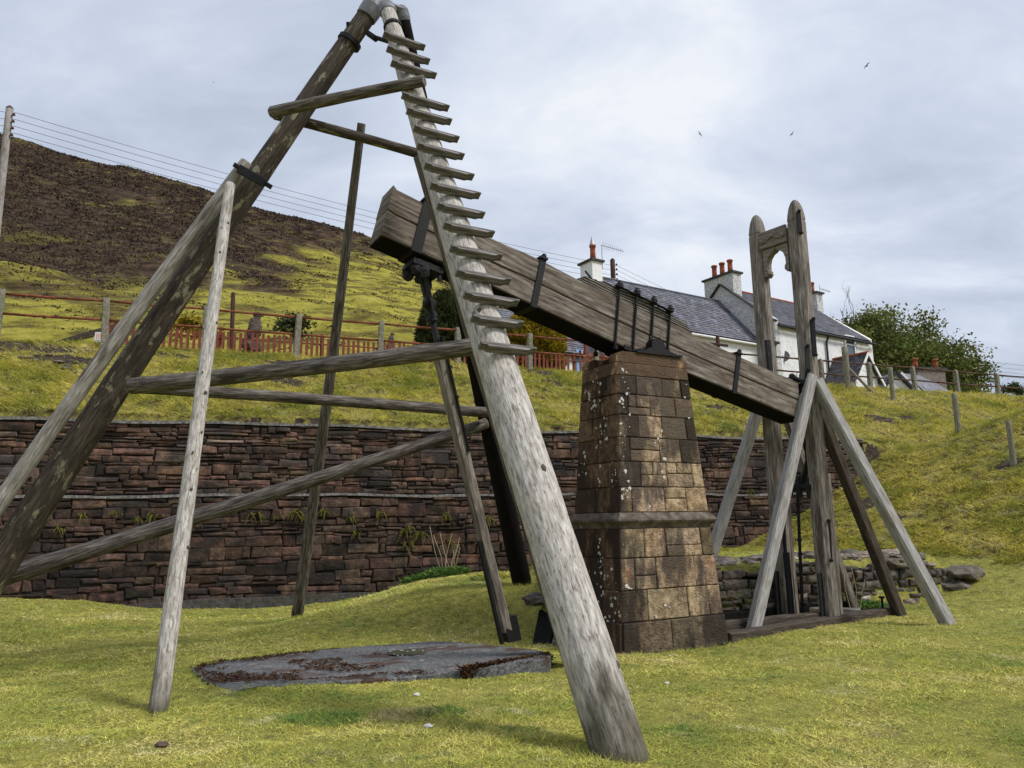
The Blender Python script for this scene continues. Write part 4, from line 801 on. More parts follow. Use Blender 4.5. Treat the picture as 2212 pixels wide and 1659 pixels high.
# end plate
mb = MB(); ax = unit(E1-UP*.245); nz_ = unit(np.cross(ax, -E2)); nz_ = nz_ if nz_[2] > 0 else -nz_
mb.box(B(3.16, 3.43, 0), ax, E2, nz_, (.035, HW+.02, .30)); mb.box(B(3.12, 3.78, 0), ax, E2, nz_, (.10, HW+.03, .02))
for sg in (-1, 1): mb.lathe(B(3.08, 3.80, sg*.13), [(.05, 0), (.055, .05), (.03, .08)], nz_, 8)
mb.build('end_plate', 'iron', beam)
# four through bolts with caps over the bearing
for s in (-.40, -.10, .20, .50):
    mb = MB(); top = ridge(s)+.0; lo = zbm(s)-.02
    for sg in (-1, 1):
        p1 = B(s+.02, top, sg*(HW+.022)); p0 = B(s-.10, lo, sg*(HW+.022)); mb.tube([p0, p1], .017, 8)
        mb.lathe(p1-UP*.01, [(.050, 0), (.052, .05), (.036, .075), (.03, .10)], unit(p1-p0), 8); mb.lathe(p0-UP*.05, [(.035, 0), (.035, .05)], unit(p1-p0), 8)
    mb.box(B(s+.02, top+.005, 0), E1, E2, UP, (.04, HW+.05, .012)); mb.build('through_bolt', 'iron', beam)
mb = MB(); mb.bar(B(-.45, ridge(-.45)+.006, -HW-.02), B(.55, ridge(.55)+.006, -HW-.02), .05, .016); mb.bar(B(-.45, ridge(-.45)+.006, HW+.02), B(.55, ridge(.55)+.006, HW+.02), .05, .016); mb.build('bolt_washer_plate', 'iron', beam)
# trunnion and bearings
mb = MB(); mb.lathe(B(.12, 3.99, -HW-.17), [(.085, 0), (.085, .02), (.06, .022), (.06, 2*HW+.32), (.085, 2*HW+.322), (.085, 2*HW+.34)], E2, 18); mb.box(B(.10, 3.86, 0), unit(E1-UP*.245), E2, nz_, (.45, HW+.02, .03)); mb.build('trunnion', 'iron', beam)
for sg in (-1, 1):
    br = thing('bearing', 'black cast iron bearing on the %s of the masonry pier' % ('front block nearest the camera' if sg < 0 else 'rear block beside the wall side'), 'bearing', PC+E2*sg*.33+UP*3.85, 'iron bearings under the rocking beam')
    o = PC+E2*sg*.335+E1*.12; mb = MB(); mb.box(o+UP*3.868, E1, E2, UP, (.40, .10, .016)); mb.box(o+UP*3.892, E1, E2, UP, (.30, .085, .010)); mb.build('base_plate', 'iron', br)
    mb = MB(); mb.prism([(-.22, 3.90), (.22, 3.90), (.20, 3.935), (.12, 3.95), (.11, 4.03), (.07, 4.08), (-.07, 4.08), (-.11, 4.03), (-.12, 3.95), (-.20, 3.935)], PC+E1*.12, E1, UP, E2, sg*.335-.07, sg*.335+.07); mb.build('pillow_block', 'iron', br)
    mb = MB()
    for k in (-1, 1): mb.lathe(o+E1*k*.085+UP*4.07, [(.022, 0), (.022, .04), (.012, .06)], UP, 8); mb.lathe(o+E1*k*.28+UP*3.90, [(.03, 0), (.03, .03)], UP, 6)
    mb.build('bolt', 'iron', br)
# ------------------------------------------------------------ pump rod hung from the left end of the beam
random.seed(2)
hp = B(-3.2, 4.72, -.03); rod = thing('connecting_rod', 'black iron and grey timber connecting rod hanging from the left beam end to the slab', 'rod', gp(1086, 1396, .1), None)
r1 = at(944, 742, 9.35); rf = V(-.13, 10.28, .12)
mb = MB(); c = B(-3.25, 4.70, 0)
mb.box(c, unit(E1-UP*.245), E2, nz_, (.20, .19, .035))
for sx in (-1, 1):
    for sy in (-1, 1): mb.lathe(c+E1*sx*.16-UP*sx*.04+E2*sy*.15-UP*.13, [(.028, 0), (.03, .05), (.02, .1), (.02, .16)], UP, 8)
for sy in (-1, 1): mb.blob(c+E1*.05*sy+E2*.15*sy-UP*.07, .085, (1, .8, 1), 2, .4, 2); mb.blob(c+E2*.13*sy-E1*.14-UP*.05, .075, (1, .8, 1), 2, .4, 2)
mb.build('head_bearing', 'iron_rough', rod)
mb = MB(); d = unit(r1-c)
for sy in (-1, 1): mb.bar(c+E2*.075*sy-UP*.05, c+d*.62+E2*.03*sy, .09, .04, E1, .2, 6, .35)
mb.blob(c+d*.42, .085, (1, 1.1, 1), 2, .35, 2); mb.blob(c+d*.60, .075, (1, 1.1, 1.2), 2, .35, 2); mb.bar(c+d*.55, r1+d*.05, .085, .06, E1, .25, 8, .3); mb.build('fork', 'iron_rough', rod)
mb = MB(); mb.bar(r1-UP*.02, rf+UP*.12, .15, .13, E1, .12, 10, .10); mb.build('timber_rod', 'frame_wood', rod)
dd = unit(rf-r1); sd_ = unit(np.cross(dd, E2))
m1 = r1+(rf-r1)*.36; mb = MB(); mb.bar(r1+E1*.055-E2*.07-dd*.08, m1+E1*.055-E2*.07, .06, .035, E1, .2, 8, .2)
for k in (.08, .18, .28): mb.lathe(r1+(rf-r1)*k+E1*.055-E2*.10, [(.02, 0), (.02, .03)], -E2, 6)
mb.build('iron_strap', 'iron', rod)
m2 = r1+(rf-r1)*.66; mb = MB(); mb.bar(m2-E1*.085-E2*.05, rf-E1*.085-E2*.05-UP*.03, .05, .05, E1, .2, 4); mb.build('iron_strap', 'iron', rod)
mb = MB(); mb.box(rf+E1*.06-UP*.0+UP*.14, unit(E1*1+UP*.1), E2, unit(UP-E1*.22), (.095, .08, .16)); mb.build('shoe', 'iron', rod)
# ------------------------------------------------------------ derrick (sheer legs)
random.seed(101)
AP = 9.35
tL = at(806, 14, AP+.05); tA = at(837, 22, AP-.12); tC = at(869, 33, AP+.25)
fA = gp(1350, 1632, 0.); fA = V(fA[0], fA[1], -.12); fC = at(1131, 1262, 13.3); fC[2] = gz(fC[0], fC[1])-.12; fL = at(-150, 1440, 9.3); fL[2] = min(fL[2], .0)
der = thing('timber_derrick', 'tall three legged derrick of round weathered poles with a tread ladder', 'derrick', V(fA[0], fA[1], 0))
dA = unit(tA-fA); dL = unit(tL-fL); dC = unit(tC-fC)
def pole(name, mat, *a, label=None, **k):
    mb = MB(); mb.pole(*a, **k); return smooth_sides(mb.build(name, mat, der, label=label))
pole('leg', 'pole_light', fA, tA+dA*.05, .200, .098, n=36, seg=90, foot=.85, knots=16, rmid=.178, wob=.06, bend=.03, label='silver grey leg carrying the ladder treads')
pole('leg', 'pole_dark', fL, tL+dL*.05, .205, .122, n=22, seg=26, rmid=.160, wob=.07, bend=.05, label='dark brown leg with flaking pale bark')
pole('leg', 'tar_wood', fC, tC+dC*.05, .165, .092, n=20, seg=24, rmid=.14, wob=.04, bend=.02, label='black tarred far leg')
# pale pole spliced on the left leg
sL = unit(np.cross(dL, V(0, 1, 0))); sL = sL if sL[0] < 0 else -sL
def onL(u, v, y): return at(u, v, y)
s1 = at(534, 350, 9.0); s0 = at(-108, 1240, 9.05); pole('splice_pole', 'pole_mid', s0, s1, .100, .082, n=20, seg=20, wob=.05, bend=.03)
a0 = gp(1247, 1440, 0.); a1 = at(910, 338, 8.45); pole('inner_pole', 'pole_brown', V(a0[0], a0[1], -.1), a1, .120, .096, n=16, seg=20, wob=.07, bend=.02)
pole('rail', 'pole_rail', at(585, 243, 8.96), at(917, 174, 8.30), .072, .066, n=16, seg=12, wob=.08, bend=.02)
pole('rail', 'pole_dark', at(592, 247, 9.55), at(926, 338, 9.95), .070, .066, n=16, seg=12, wob=.08, bend=.02)
pole('rail', 'pole_rail', at(282, 834, 8.98), at(1047, 746, 8.42), .098, .098, n=16, seg=14, wob=.08, bend=.03)
pole('rail', 'pole_rail', at(283, 836, 9.6), at(1052, 891, 11.7), .078, .080, n=16, seg=14, wob=.08, bend=.02)
pole('rail', 'pole_rail', at(-90, 1276, 9.55), at(1052, 914, 11.9), .118, .085, n=16, seg=16, wob=.08, bend=.03)
b0 = gp(340, 1535, 0.); pole('stay', 'pole_light', V(b0[0], b0[1], -.1), at(497, 398, 8.80), .086, .060, n=22, seg=60, foot=.45, knots=26, wob=.06, bend=.02, label='pale grey straight prop')
b0 = hit(640, 1334); pole('stay', 'pole_rail', b0-UP*.1, at(781, 266, 10.0), .100, .058, n=14, seg=18, wob=.10, bend=.03)
# lead caps
mb = MB()
mb.lathe(tL-dL*.19, [(.140, 0), (.145, .06), (.150, .18), (.120, .27), (.05, .30)], dL, 20)
for t_, d_, r in ((tA, dA, .112), (tC, dC, .098)): mb.lathe(t_-d_*.08, [(r, 0), (r+.006, .05), (r*.98, .15), (r*.6, .20), (.02, .215)], d_, 20)
mb.bar(tL+dL*.06, tC+dC*.04, .20, .10, UP, .4, 3); o = mb.build('cap', 'lead', der)
# bands and clamps
def band(c, d, r, w=.07, ext=0.): mb = MB(); mb.lathe(c-d*w/2, [(r, 0), (r+.014, .002), (r+.014, w-.002), (r, w)], d, 20); return mb
cc = tA-dA*.42; band(cc, dA, .110, .055).build('iron_band', 'iron', der)
cl = tL-dL*.62; mb = band(cl, dL, .150, .06); g1 = at(752, 48, AP-.05); mb.bar(g1, cl, .05, .05, UP, .2, 2); mb.build('iron_band', 'iron', der)
mb = MB(); mb.bar(at(795, 72, AP-.0), at(812, 84, AP-.05), .09, .07, UP, .3, 3, .2); mb.bar(at(808, 80, AP-.05), at(845, 92, AP-.1), .055, .05, UP, .3, 4, .2); mb.bar(at(838, 90, AP-.02), at(862, 60, AP+.15), .05, .05, UP, .3, 3, .2); mb.build('tie_iron', 'iron_rough', der)
mb = MB(); q0 = at(505, 355, 8.86); q1 = at(587, 405, 9.05); mb.bar(q0, q1, .055, .05, V(0, 1, 0), .2, 2); mb.build('clamp_bar', 'iron', der)
mb = MB(); ctr = at(548, 378, 9.1); mid = at(517, 366, 8.88); mb.bar(mid+V(0, -.03, 0), at(574, 398, 8.98)+V(0, -.03, 0), .11, .03, V(0, 1, 0), .2, 4); mb.build('clamp_strap', 'iron', der)
# treads: one shared mesh
tw = .285; prof = [(-tw, .008), (-tw+.04, .004), (-tw+.075, -.010), (-tw+.10, -.028), (-tw+.125, -.030), (0, -.027), (tw-.066, -.031), (tw-.058, -.014), (tw-.035, -.008), (tw, -.006), (tw, .024), (0, .027), (-tw, .026)]
mb = MB(); mb.prism(prof, V(0, 0, 0), V(1, 0, 0), V(0, 0, 1), V(0, 1, 0), -.042, .042)
tread = mb.build('tread', 'slat', None); tread.name = 'tread'
TX = V(math.cos(R(31)), math.sin(R(31)), 0); nA = unit(np.cross(TX, dA)); nA = nA if nA[1] < 0 else -nA
rows = [(866, 81), (877, 113), (886, 145), (907, 216), (920, 248), (933, 287), (945, 327), (961, 370), (975, 412), (990, 456), (1006, 497), (1020, 549), (1037, 601), (1056, 648), (1073, 700), (1094, 755)]
tz = unit(np.cross(TX, nA)); tz = tz if tz[2] > 0 else -tz
first = True
for u, v in rows:
    # the axis point of the leg that stands at this height in view
    best = min((abs(project(fA+(tA-fA)*t+nA*.2)[1]-v), t) for t in np.linspace(.3, 1.0, 400)); t = best[1]
    r = float(np.interp(t, [0, .5, 1], [.200, .178, .098])); c = fA+(tA-fA)*t+nA*(r+.03)+TX*random.uniform(-.015, .015)
    yv = unit(nA*.9+UP*.12); yv = unit(yv-TX*(yv@TX)); zv = unit(np.cross(TX, yv)); zv = zv if zv[2] > 0 else -zv; tx = unit(np.cross(yv, zv)); tl = random.uniform(-.03, .03)
    o = tread if first else tread.copy()
    if not first: COL.objects.link(o)
    first = False; o.parent = der; k = random.uniform(.95, 1.05); c = c-ORG[der.name]
    o.matrix_local = Matrix(((tx[0]*k, yv[0], zv[0], c[0]), (tx[1]*k, yv[1], zv[1], c[1]), (tx[2]*k+tl, yv[2], zv[2], c[2]), (0, 0, 0, 1)))
# ------------------------------------------------------------ guide frame
random.seed(55)
gf = thing('guide_frame', 'tall timber guide frame with an arched head and raking struts at the right beam end', 'frame', V(4.6, 12.6, 0))
GN = V(4.86, 12.36, 0); GF = V(4.40, 13.00, 0); gd = unit(GF-GN); ge = V(gd[1], -gd[0], 0)
def post(base, h, z0=-.1):
    mb = MB(); w = .125; k = .045; pr = [(w-k, -w), (w, -w+k), (w, w-k), (w-k, w), (-w+k, w), (-w, w-k), (-w, -w+k), (-w+k, -w)]
    zs = list(np.linspace(z0, h-.42, 14))+[h-.36, h-.25, h-.15, h-.07, h-.02, h]; sc = [1]*14+[.97, .90, .76, .55, .33, .12]
    zs = zs[:14]+[h-.40]+zs[14:]; sc = [1]*14+[.92]+[1.0]+sc[15:]
    pts = [base+UP*z for z in zs]; mb.sweep(pts, pr, ge, gd, .03, None, sc); return mb.build('post', 'frame_wood', gf)
post(GN, 6.93); post(GF, 6.93)
hm = (GN+GF)/2; mb = MB(); mb.bar(GN+UP*6.36-ge*.12+gd*.13, GF+UP*6.36-ge*.12-gd*.13, .06, .30, UP, .08, 2); mb.bar(GN+UP*6.36+ge*.02+gd*.13, GF+UP*6.36+ge*.02-gd*.13, .12, .24, UP, .1, 2); mb.build('crosspiece', 'frame_wood', gf)
mb = MB(); Lc = .25
pl = [(-Lc, -.035), (-.19, -.055), (-.10, -.02), (0, .02), (.10, -.02), (.19, -.055), (Lc, -.035), (Lc+.01, .02), (.19, .03), (.12, .035), (.05, .085), (0, .095), (-.05, .085), (-.12, .035), (-.19, .03), (-Lc-.01, .02)]
mb.prism(pl, hm+UP*6.34-ge*.155, gd, UP, -ge, 0, .018)
for k in (-.21, 0, .21): mb.lathe(hm+gd*k+UP*(6.34+(.04 if k == 0 else -.01))-ge*.172, [(.035, 0), (.035, .012), (.02, .02)], -ge, 10)
mb.build('moulded_plate', 'frame_wood', gf)
for sg, P0_ in ((1, GN), (-1, GF)):
    mb = MB(); o = P0_+gd*sg*.145+UP*6.21; poly = [(0, 0), (.26, 0), (.27, -.04), (.235, -.055), (.215, -.075), (.15, -.10), (.095, -.16), (.062, -.26), (.058, -.36), (.085, -.40), (.09, -.45), (.05, -.50), (.0, -.49)]
    mb.prism(poly if sg > 0 else poly, o, gd*sg, UP, ge, -.09, .05); mb.build('bracket', 'frame_wood', gf)
def strut(p0, p1, w, mat, lab=None): mb = MB(); mb.bar(p0, p1, w, w, V(.3, -.9, .1), .14, 8, .03); return mb.build('strut', mat, gf, label=lab)
ft = {k: gp(*v) for k, v in dict(b=(1622, 1370), c=(2052, 1350), d=(1946, 1328), e=(1850, 1323), a=(1532, 1340)).items()}
for k in ft: ft[k][2] = gz(ft[k][0], ft[k][1])-.06
strut(at(1752, 812, 12.15), ft['b'], .165, 'strut_light'); strut(at(1762, 822, 12.25), ft['c'], .185, 'strut_light', 'silver grey raking strut, broadest of the frame')
strut(at(1750, 838, 12.6), ft['d'], .17, 'strut_dark', 'near black raking strut'); strut(at(1648, 852, 12.9), ft['a'], .165, 'strut_light'); strut(at(1676, 836, 13.12), ft['e'], .13, 'frame_wood')
def plate(pts, r=.03): mb = MB(); [mb.bar(pts[i], pts[i+1], .075, .022, V(0, 1, 0), .2, 3, .1) for i in range(len(pts)-1)]; [mb.lathe(p-V(0, .03, 0), [(.03, 0), (.03, .03), (.015, .045)], V(0, -1, 0), 8) for p in pts]; return mb.build('iron_plate', 'iron', gf)
plate([at(1743, 748, 12.17), at(1745, 800, 12.12), at(1736, 855, 12.10)])
plate([at(1724, 458, 12.2), at(1729, 505, 12.2)]); plate([at(1755, 690, 12.22), at(1760, 768, 12.22)]); plate([at(1788, 1125, 12.25), at(1793, 1210, 12.25)])
mb = MB(); p0 = at(1658, 735, 12.83); p1 = at(1668, 835, 12.83); mb.bar(p0, p1, .09, .06, V(0, 1, 0), .3, 9, .35); mb.build('iron_guide', 'iron_rough', gf)
mb = MB(); p0 = at(1737, 690, 12.5); p1 = at(1742, 830, 12.4); mb.bar(p0, p1, .06, .05, V(0, 1, 0), .3, 9, .35); mb.build('iron_guide', 'iron_rough', gf)
for P0_, u in ((GN, 0), (GF, 0)):
    mb = MB(); mb.bar(P0_+UP*.0-ge*.147, P0_+UP*.75-ge*.147, .17, .02, gd, .1, 4, .1); mb.build('iron_shoe', 'iron_rough', gf)
for P0_, s in ((GN, 1), (GF, -1)):   # inner slotted half of each post
    mb = MB(); mb.bar(P0_+ge*.24-UP*.05, P0_+ge*.22+UP*2.3, .10, .12, gd, .15, 8, .12); mb.build('cheek_timber', 'frame_wood', gf)
    mb = MB(); mb.bar(P0_+ge*.175-UP*.0, P0_+ge*.17+UP*2.2, .09, .02, gd, .1, 3); mb.build('iron_strap', 'iron', gf)
# bell crank rods inside the frame
pr_ = thing('pump_rods', 'black iron pump rods and crosshead hanging between the guide posts', 'pump', V(4.55, 12.5, 0))
be = B(3.22, 3.35, 0)
mb = MB(); x1 = at(1748, 985, 12.45); mb.bar(be, x1, .09, .07, E2, .3, 6, .3); mb.bar(x1, at(1733, 1042, 12.55), .10, .09, E2, .3, 5, .3); mb.blob(x1, .08, (1, 1, 1), 2, .3, 2); mb.build('link', 'iron_rough', pr_)
mb = MB(); mb.bar(at(1702, 1050, 12.85), at(1757, 1052, 12.35), .13, .12, UP, .3, 8, .3)
for u, y in ((1706, 12.8), (1726, 12.6), (1748, 12.4)): mb.lathe(at(u, 1056, y), [(.05, -.14), (.06, 0), (.05, .10), (.03, .2)], UP, 8)
mb.build('crosshead', 'iron_rough', pr_)
mb = MB(); mb.tube([at(1722, 1050, 12.62), at(1735, 1350, 12.62)], .026, 8); [mb.lathe(at(1722+13*k, 1050+300*k, 12.62), [(.036, 0), (.036, .05)], UP, 8) for k in (.15, .4, .5, .6, .9)]; mb.build('rod', 'iron', pr_)
mb = MB(); mb.tube([at(1698, 1194, 12.75), at(1712, 1345, 12.6)], .052, 12); mb.lathe(at(1698, 1194, 12.75), [(.055, -.03), (.055, 0), (.03, .01)], UP, 12); mb.build('pipe', 'iron', pr_)
mb = MB(); mb.tube([at(1690, 1095, 12.8), at(1697, 1200, 12.8)], .03, 8); mb.build('rod', 'iron', pr_)
# ground sills
sl_ = thing('sill_timbers', 'low weathered timber and stone sill round the shaft under the guide frame', 'sill', V(4, 12, 0)); sa = V(2.80, 10.72, .0); sb = V(6.35, 13.42, .0)
mb = MB(); mb.bar(sa+UP*.03, sb+UP*.03, .20, .16, UP, .15, 14, .10); mb.build('sill_beam', 'strut_dark', sl_)
sd2 = unit(sb-sa); sn = V(-sd2[1], sd2[0], 0)
mb = MB(); mb.bar(sa+sn*1.35+sd2*.6+UP*.08, sb+sn*.55+UP*.08, .16, .17, UP, .15, 14, .10); mb.build('sill_beam', 'red_stone', sl_)
mb = MB(); mb.bar(sa+sn*.45+sd2*.2+UP*.10, sa+sn*.15+sd2*2.5+UP*.08, .16, .17, UP, .15, 10, .2); mb.build('sill_beam', 'strut_dark', sl_)
mb = MB(); mb.bar(sa+sn*.1+sd2*3.6+UP*.07, sa+sn*1.0+sd2*3.1+UP*.07, .15, .14, UP, .15, 6, .2); mb.build('sill_beam', 'frame_wood', sl_)
mb = MB(); p = at(1908, 1325, 13.2); p[2] = gz(p[0], p[1]); mb.tube([p, p+UP*.28], .022, 8); mb.lathe(p+UP*.26, [(.05, 0), (.05, .03)], UP, 8); tag(mb.build('iron_stub', 'iron', None, org=p), 'short black iron stub standing by the right end of the sill', 'iron stub')
# ------------------------------------------------------------ railing on top of the bank
random.seed(77)
rl = thing('pipe_railing', 'long two pipe railing on concrete posts along the top of the bank', 'railing', V(-10.97, 20.2, 6.4))
FP = lambda n: V(-10.97+2.313*n, 20.2+.95*n, 0); FD = unit(V(2.313, .95, 0)); FN = V(-FD[1], FD[0], 0)
w = .085; pr8 = [(w-.02, -w), (w, -w+.02), (w, w-.02), (w-.02, w), (-w+.02, w), (-w, w-.02), (-w, -w+.02), (-w+.02, -w)]
pm = {}
for rd in (0, 1):
    mb = MB(); zs = [-.35, 0, .3, .6, .9, 1.2, 1.28] if not rd else [-.35, 0, .3, .6, .9, 1.14, 1.21, 1.26, 1.28]; sc = [1, 1, 1, 1, 1, 1, .93] if not rd else [1, 1, 1, 1, 1, 1, .88, .6, .2]
    mb.sweep([UP*z for z in zs], pr8, FD, FN, .07, None, sc); pm[rd] = mb
def post_at(name, n, hgt=None, mat='concrete_post', rd=0, pos=None, parent=rl, sc=(1, 1)):
    p = FP(n) if pos is None else np.array(pos, float); z = gz(p[0], p[1]); key = (rd, mat)
    if key not in pm: o = pm[rd].build(name, mat, None); pm[key] = o
    else: o = pm[key].copy(); COL.objects.link(o)
    o.parent = parent; h = (7.78-z)/1.28 if hgt is None else hgt/1.28
    o.location = tuple(V(p[0], p[1], z)-(ORG[parent.name] if parent is not None else 0)); o.scale = (sc[0], sc[0], h); o.rotation_euler = (random.gauss(0, .018), random.gauss(0, .018), random.gauss(0, .05)); return o
for n in range(-1, 17): post_at('post', n, rd=1 if n >= 8 else 0)
for zr in (7.70, 7.17):
    for n in range(-2, 17):
        a = FP(n)+UP*(zr+.03*mnoise.noise((n, zr, 0))-(.03 if n < 0 else 0)); b = FP(n+1)+UP*(zr+.03*mnoise.noise((n+1, zr, 0))); mb = MB()
        mb.tube([a, (a+b)/2-UP*.012, b], .033, 10); smooth_sides(mb.build('pipe', 'rust_rail' if n < 8 else 'rust', rl))
# old timber posts with sagging wire on the right of the bank
wf = thing('wire_fence', 'old wire fence on weathered timber posts crossing the right grass bank', 'fence', hit(1930, 872))
def tpost(u, v, h, r, nm='post'):
    p = hit(u, v); mb = MB(); mb.pole(p-UP*.2, p+UP*h, r, r*.92, n=10, seg=6, wob=.12); smooth_sides(mb.build(nm, 'timber_post', wf)); return p+UP*h
tp = [tpost(1832, 838, 1.62, .125), tpost(1930, 868, 1.28, .085), tpost(2071, 936, 1.22, .085), tpost(2190, 1003, 1.1, .07)]
mb = MB(); a = tp[0]-UP*.75; b = hit(1888, 848); mb.pole(b-UP*.05, a, .06, .05, n=8, seg=5); mb.build('brace', 'timber_post', wf)
for k in range(3):
    for i in range(3):
        a = tp[i]-UP*(.12+.38*k); b = tp[i+1]-UP*(.12+.36*k); mb = MB(); mb.tube([a+(b-a)*t-UP*.25*math.sin(math.pi*t)*(.5) for t in np.linspace(0, 1, 6)], .007, 3); mb.build('wire', 'wire', wf)
e = tp[3]+unit(tp[3]-tp[2])*3
# wires and far posts left, seen through the railing
# ------------------------------------------------------------ picket fence, gate, garden figures
random.seed(31)
pf = thing('picket_fence', 'low red brown picket fence behind the railing on the bank top', 'fence', V(-10, 22.3, 6.8))
pk0 = V(-11.9, 22.05, 0); npk = 0
mb = MB(); mb.box(V(0, 0, .43), FD, FN, UP, (.042, .010, .43)); pk = mb.build('picket', 'picket', None); first = True
for i in range(112):
    s = i*.168; p = pk0+FD*s; z = 6.72+.004*s; u, v, _ = project(p+UP*z)
    if s > 15.2 and s < 15.6: continue
    o = pk if first else pk.copy()
    if not first: COL.objects.link(o)
    first = False; o.parent = pf; o.location = tuple(p+UP*(z+random.uniform(-.012, .012))-ORG[pf.name]); o.rotation_euler = (random.gauss(0, .012), random.gauss(0, .02), 0); o.scale = (1, 1, random.uniform(.97, 1.04))
for dz in (.22, .66):
    mb = MB(); mb.bar(pk0+UP*(6.72+dz)+FN*.03, pk0+FD*18.8+UP*(6.80+dz)+FN*.03, .03, .07, FN, .1, 12); mb.build('fence_rail', 'picket', pf)
for s in (0, 3.1, 6.2, 9.3, 12.4, 15.4, 18.6):
    mb = MB(); p = pk0+FD*s+FN*.09; mb.box(p+UP*7.2, FD, FN, UP, (.045, .045, .55)); mb.build('fence_post', 'picket', pf)
pf2 = thing('picket_fence', 'short red brown picket panel beside the white cottage wall behind the pier', 'fence', at(1250, 785, 31))
b = at(1254, 792, 31); c = at(1322, 800, 32.2)
for i in range(9):
    p = b+(c-b)*i/8; mb = MB(); mb.box(p+UP*.27, FD, FN, UP, (.045, .012, .42)); mb.build('picket', 'picket', pf2)
mb = MB(); mb.bar(b+UP*.45+FN*.03, c+UP*.45+FN*.03, .03, .07, FN); mb.bar(b+UP*.1+FN*.03, c+UP*.1+FN*.03, .03, .07, FN); mb.build('fence_rail', 'picket', pf2)
mb = MB(); mb.box(at(1266, 775, 30.9), FD, FN, UP, (.06, .06, .75)); mb.build('fence_post', 'picket', pf2)
# sunken field gate
g0 = at(128, 742, 23.2); g1 = at(250, 700, 23.6); g0 = V(g0[0], g0[1], 0); 
gt = thing('field_gate', 'old brown timber field gate sloping down behind the railing', 'gate', at(190, 740, 23.4))
def gb(a, b, w, nm='bar', mat='strut_dark'): mb = MB(); mb.bar(a, b, w, .05, V(0, 1, 0), .1, 4, .05); mb.build(nm, mat, gt)
gb(at(122, 741, 23.2), at(248, 704, 23.5), .13); gb(at(132, 745, 23.2), at(242, 714, 23.45), .05); gb(at(216, 745, 23.35), at(252, 733, 23.5), .10); gb(at(214, 745, 23.3), at(247, 710, 23.45), .09, 'brace'); gb(at(168, 741, 23.3), at(182, 748, 23.3), .08, 'brace'); gb(at(250, 696, 23.5), at(247, 742, 23.5), .13, 'gate_stile')
mb = MB(); p = at(262, 742, 23.7); mb.pole(p-UP*.5, at(265, 696, 23.7), .11, .10, n=10, seg=5, wob=.1); mb.build('gate_post', 'timber_post', gt)
sg = thing('notice', 'small white notice with red and black print fixed low beside the concrete post', 'sign', at(213, 740, 23.15)); n_ = at(213, 731, 23.15)
sx = unit(V(1, .10, 0)); sn_ = V(sx[1], -sx[0], 0)
mb = MB(); mb.box(n_, sx, sn_, unit(UP+sx*.08), (.125, .006, .20)); mb.build('plate', 'sign', sg)
mb = MB()
for i, (w, z) in enumerate([(.07, .14), (.08, .095), (.075, .05), (.085, .0)]):
    for k in range(3): mb.box(n_+sx*(-.06+.06*k+(.01 if i % 2 else 0))+UP*z+sn_*.008, sx, sn_, UP, (.020, .001, .012))
mb.build('print', 'sign_red', sg); mb = MB()
for i, (z) in enumerate((-.07, -.13)):
    for k in range(3 if i == 0 else 4): mb.box(n_+sx*(-.07+.048*k)+UP*z+sn_*.008, sx, sn_, UP, (.014, .001, .013))
mb.build('print', 'ink', sg)
# carved bird of prey on a stump
def carve(name, u, vb, vt, y, label, s=1.):
    b = at(u, vb, y); t = at(u, vt, y); H = (t-b)[2]; r = thing(name, label, 'statue', b)
    mb = MB(); mb.blob(b+UP*H*.16, H*.20, (1.1, .9, 1.0), 2, .5, 2.2); mb.build('stump', 'carved', r)
    mb = MB(); c = b+UP*H*.30; ax = V(.18, 0, 1)
    mb.sweep([c, c+ax*H*.12, c+ax*H*.30, c+ax*H*.44, c+ax*H*.52], [(math.cos(k*.6283), math.sin(k*.6283)) for k in range(10)], V(1, 0, 0), V(0, 1, 0), .12, None, [H*.11, H*.17, H*.15, H*.09, H*.07]); mb.build('body', 'carved', r)
    hd = c+ax*H*.56; mb = MB(); mb.blob(hd, H*.085, (1.15, 1, 1), 2, .15); mb.lathe(hd+V(H*.07, 0, 0), [(H*.035, 0), (H*.028, H*.03), (H*.006, H*.075)], V(.9, 0, -.45), 8); mb.build('head', 'carved', r)
    for sg in (-1, 1): mb = MB(); mb.blob(c+ax*H*.22+V(-.02, sg*H*.12, 0), H*.2, (.45, .25, 1.25), 2, .3, 3); mb.build('wing', 'carved', r)
    for k in range(5): mb = MB(); mb.blob(b+V(random.uniform(-.4, .4), random.uniform(-.1, .2), .02), .14, (1.3, 1, .5), 2, .4, 2, 1.5); mb.build('rock', 'rubble', r)
carve('carved_eagle', 543, 762, 668, 24.6, 'carved wooden eagle standing on a stump behind the picket fence')
carve('carved_owl', 843, 755, 716, 26.5, 'small carved wooden owl behind the picket fence near the connecting rod')
mb = MB(); p = at(503, 705, 25.2); mb.pole(V(p[0], p[1], 6.6), at(504, 632, 25.2), .075, .07, n=8, seg=4); tag(mb.build('garden_post', 'util_dark', None, org=V(p[0], p[1], 6.6)), 'dark upright timber post left of the carved eagle', 'post')
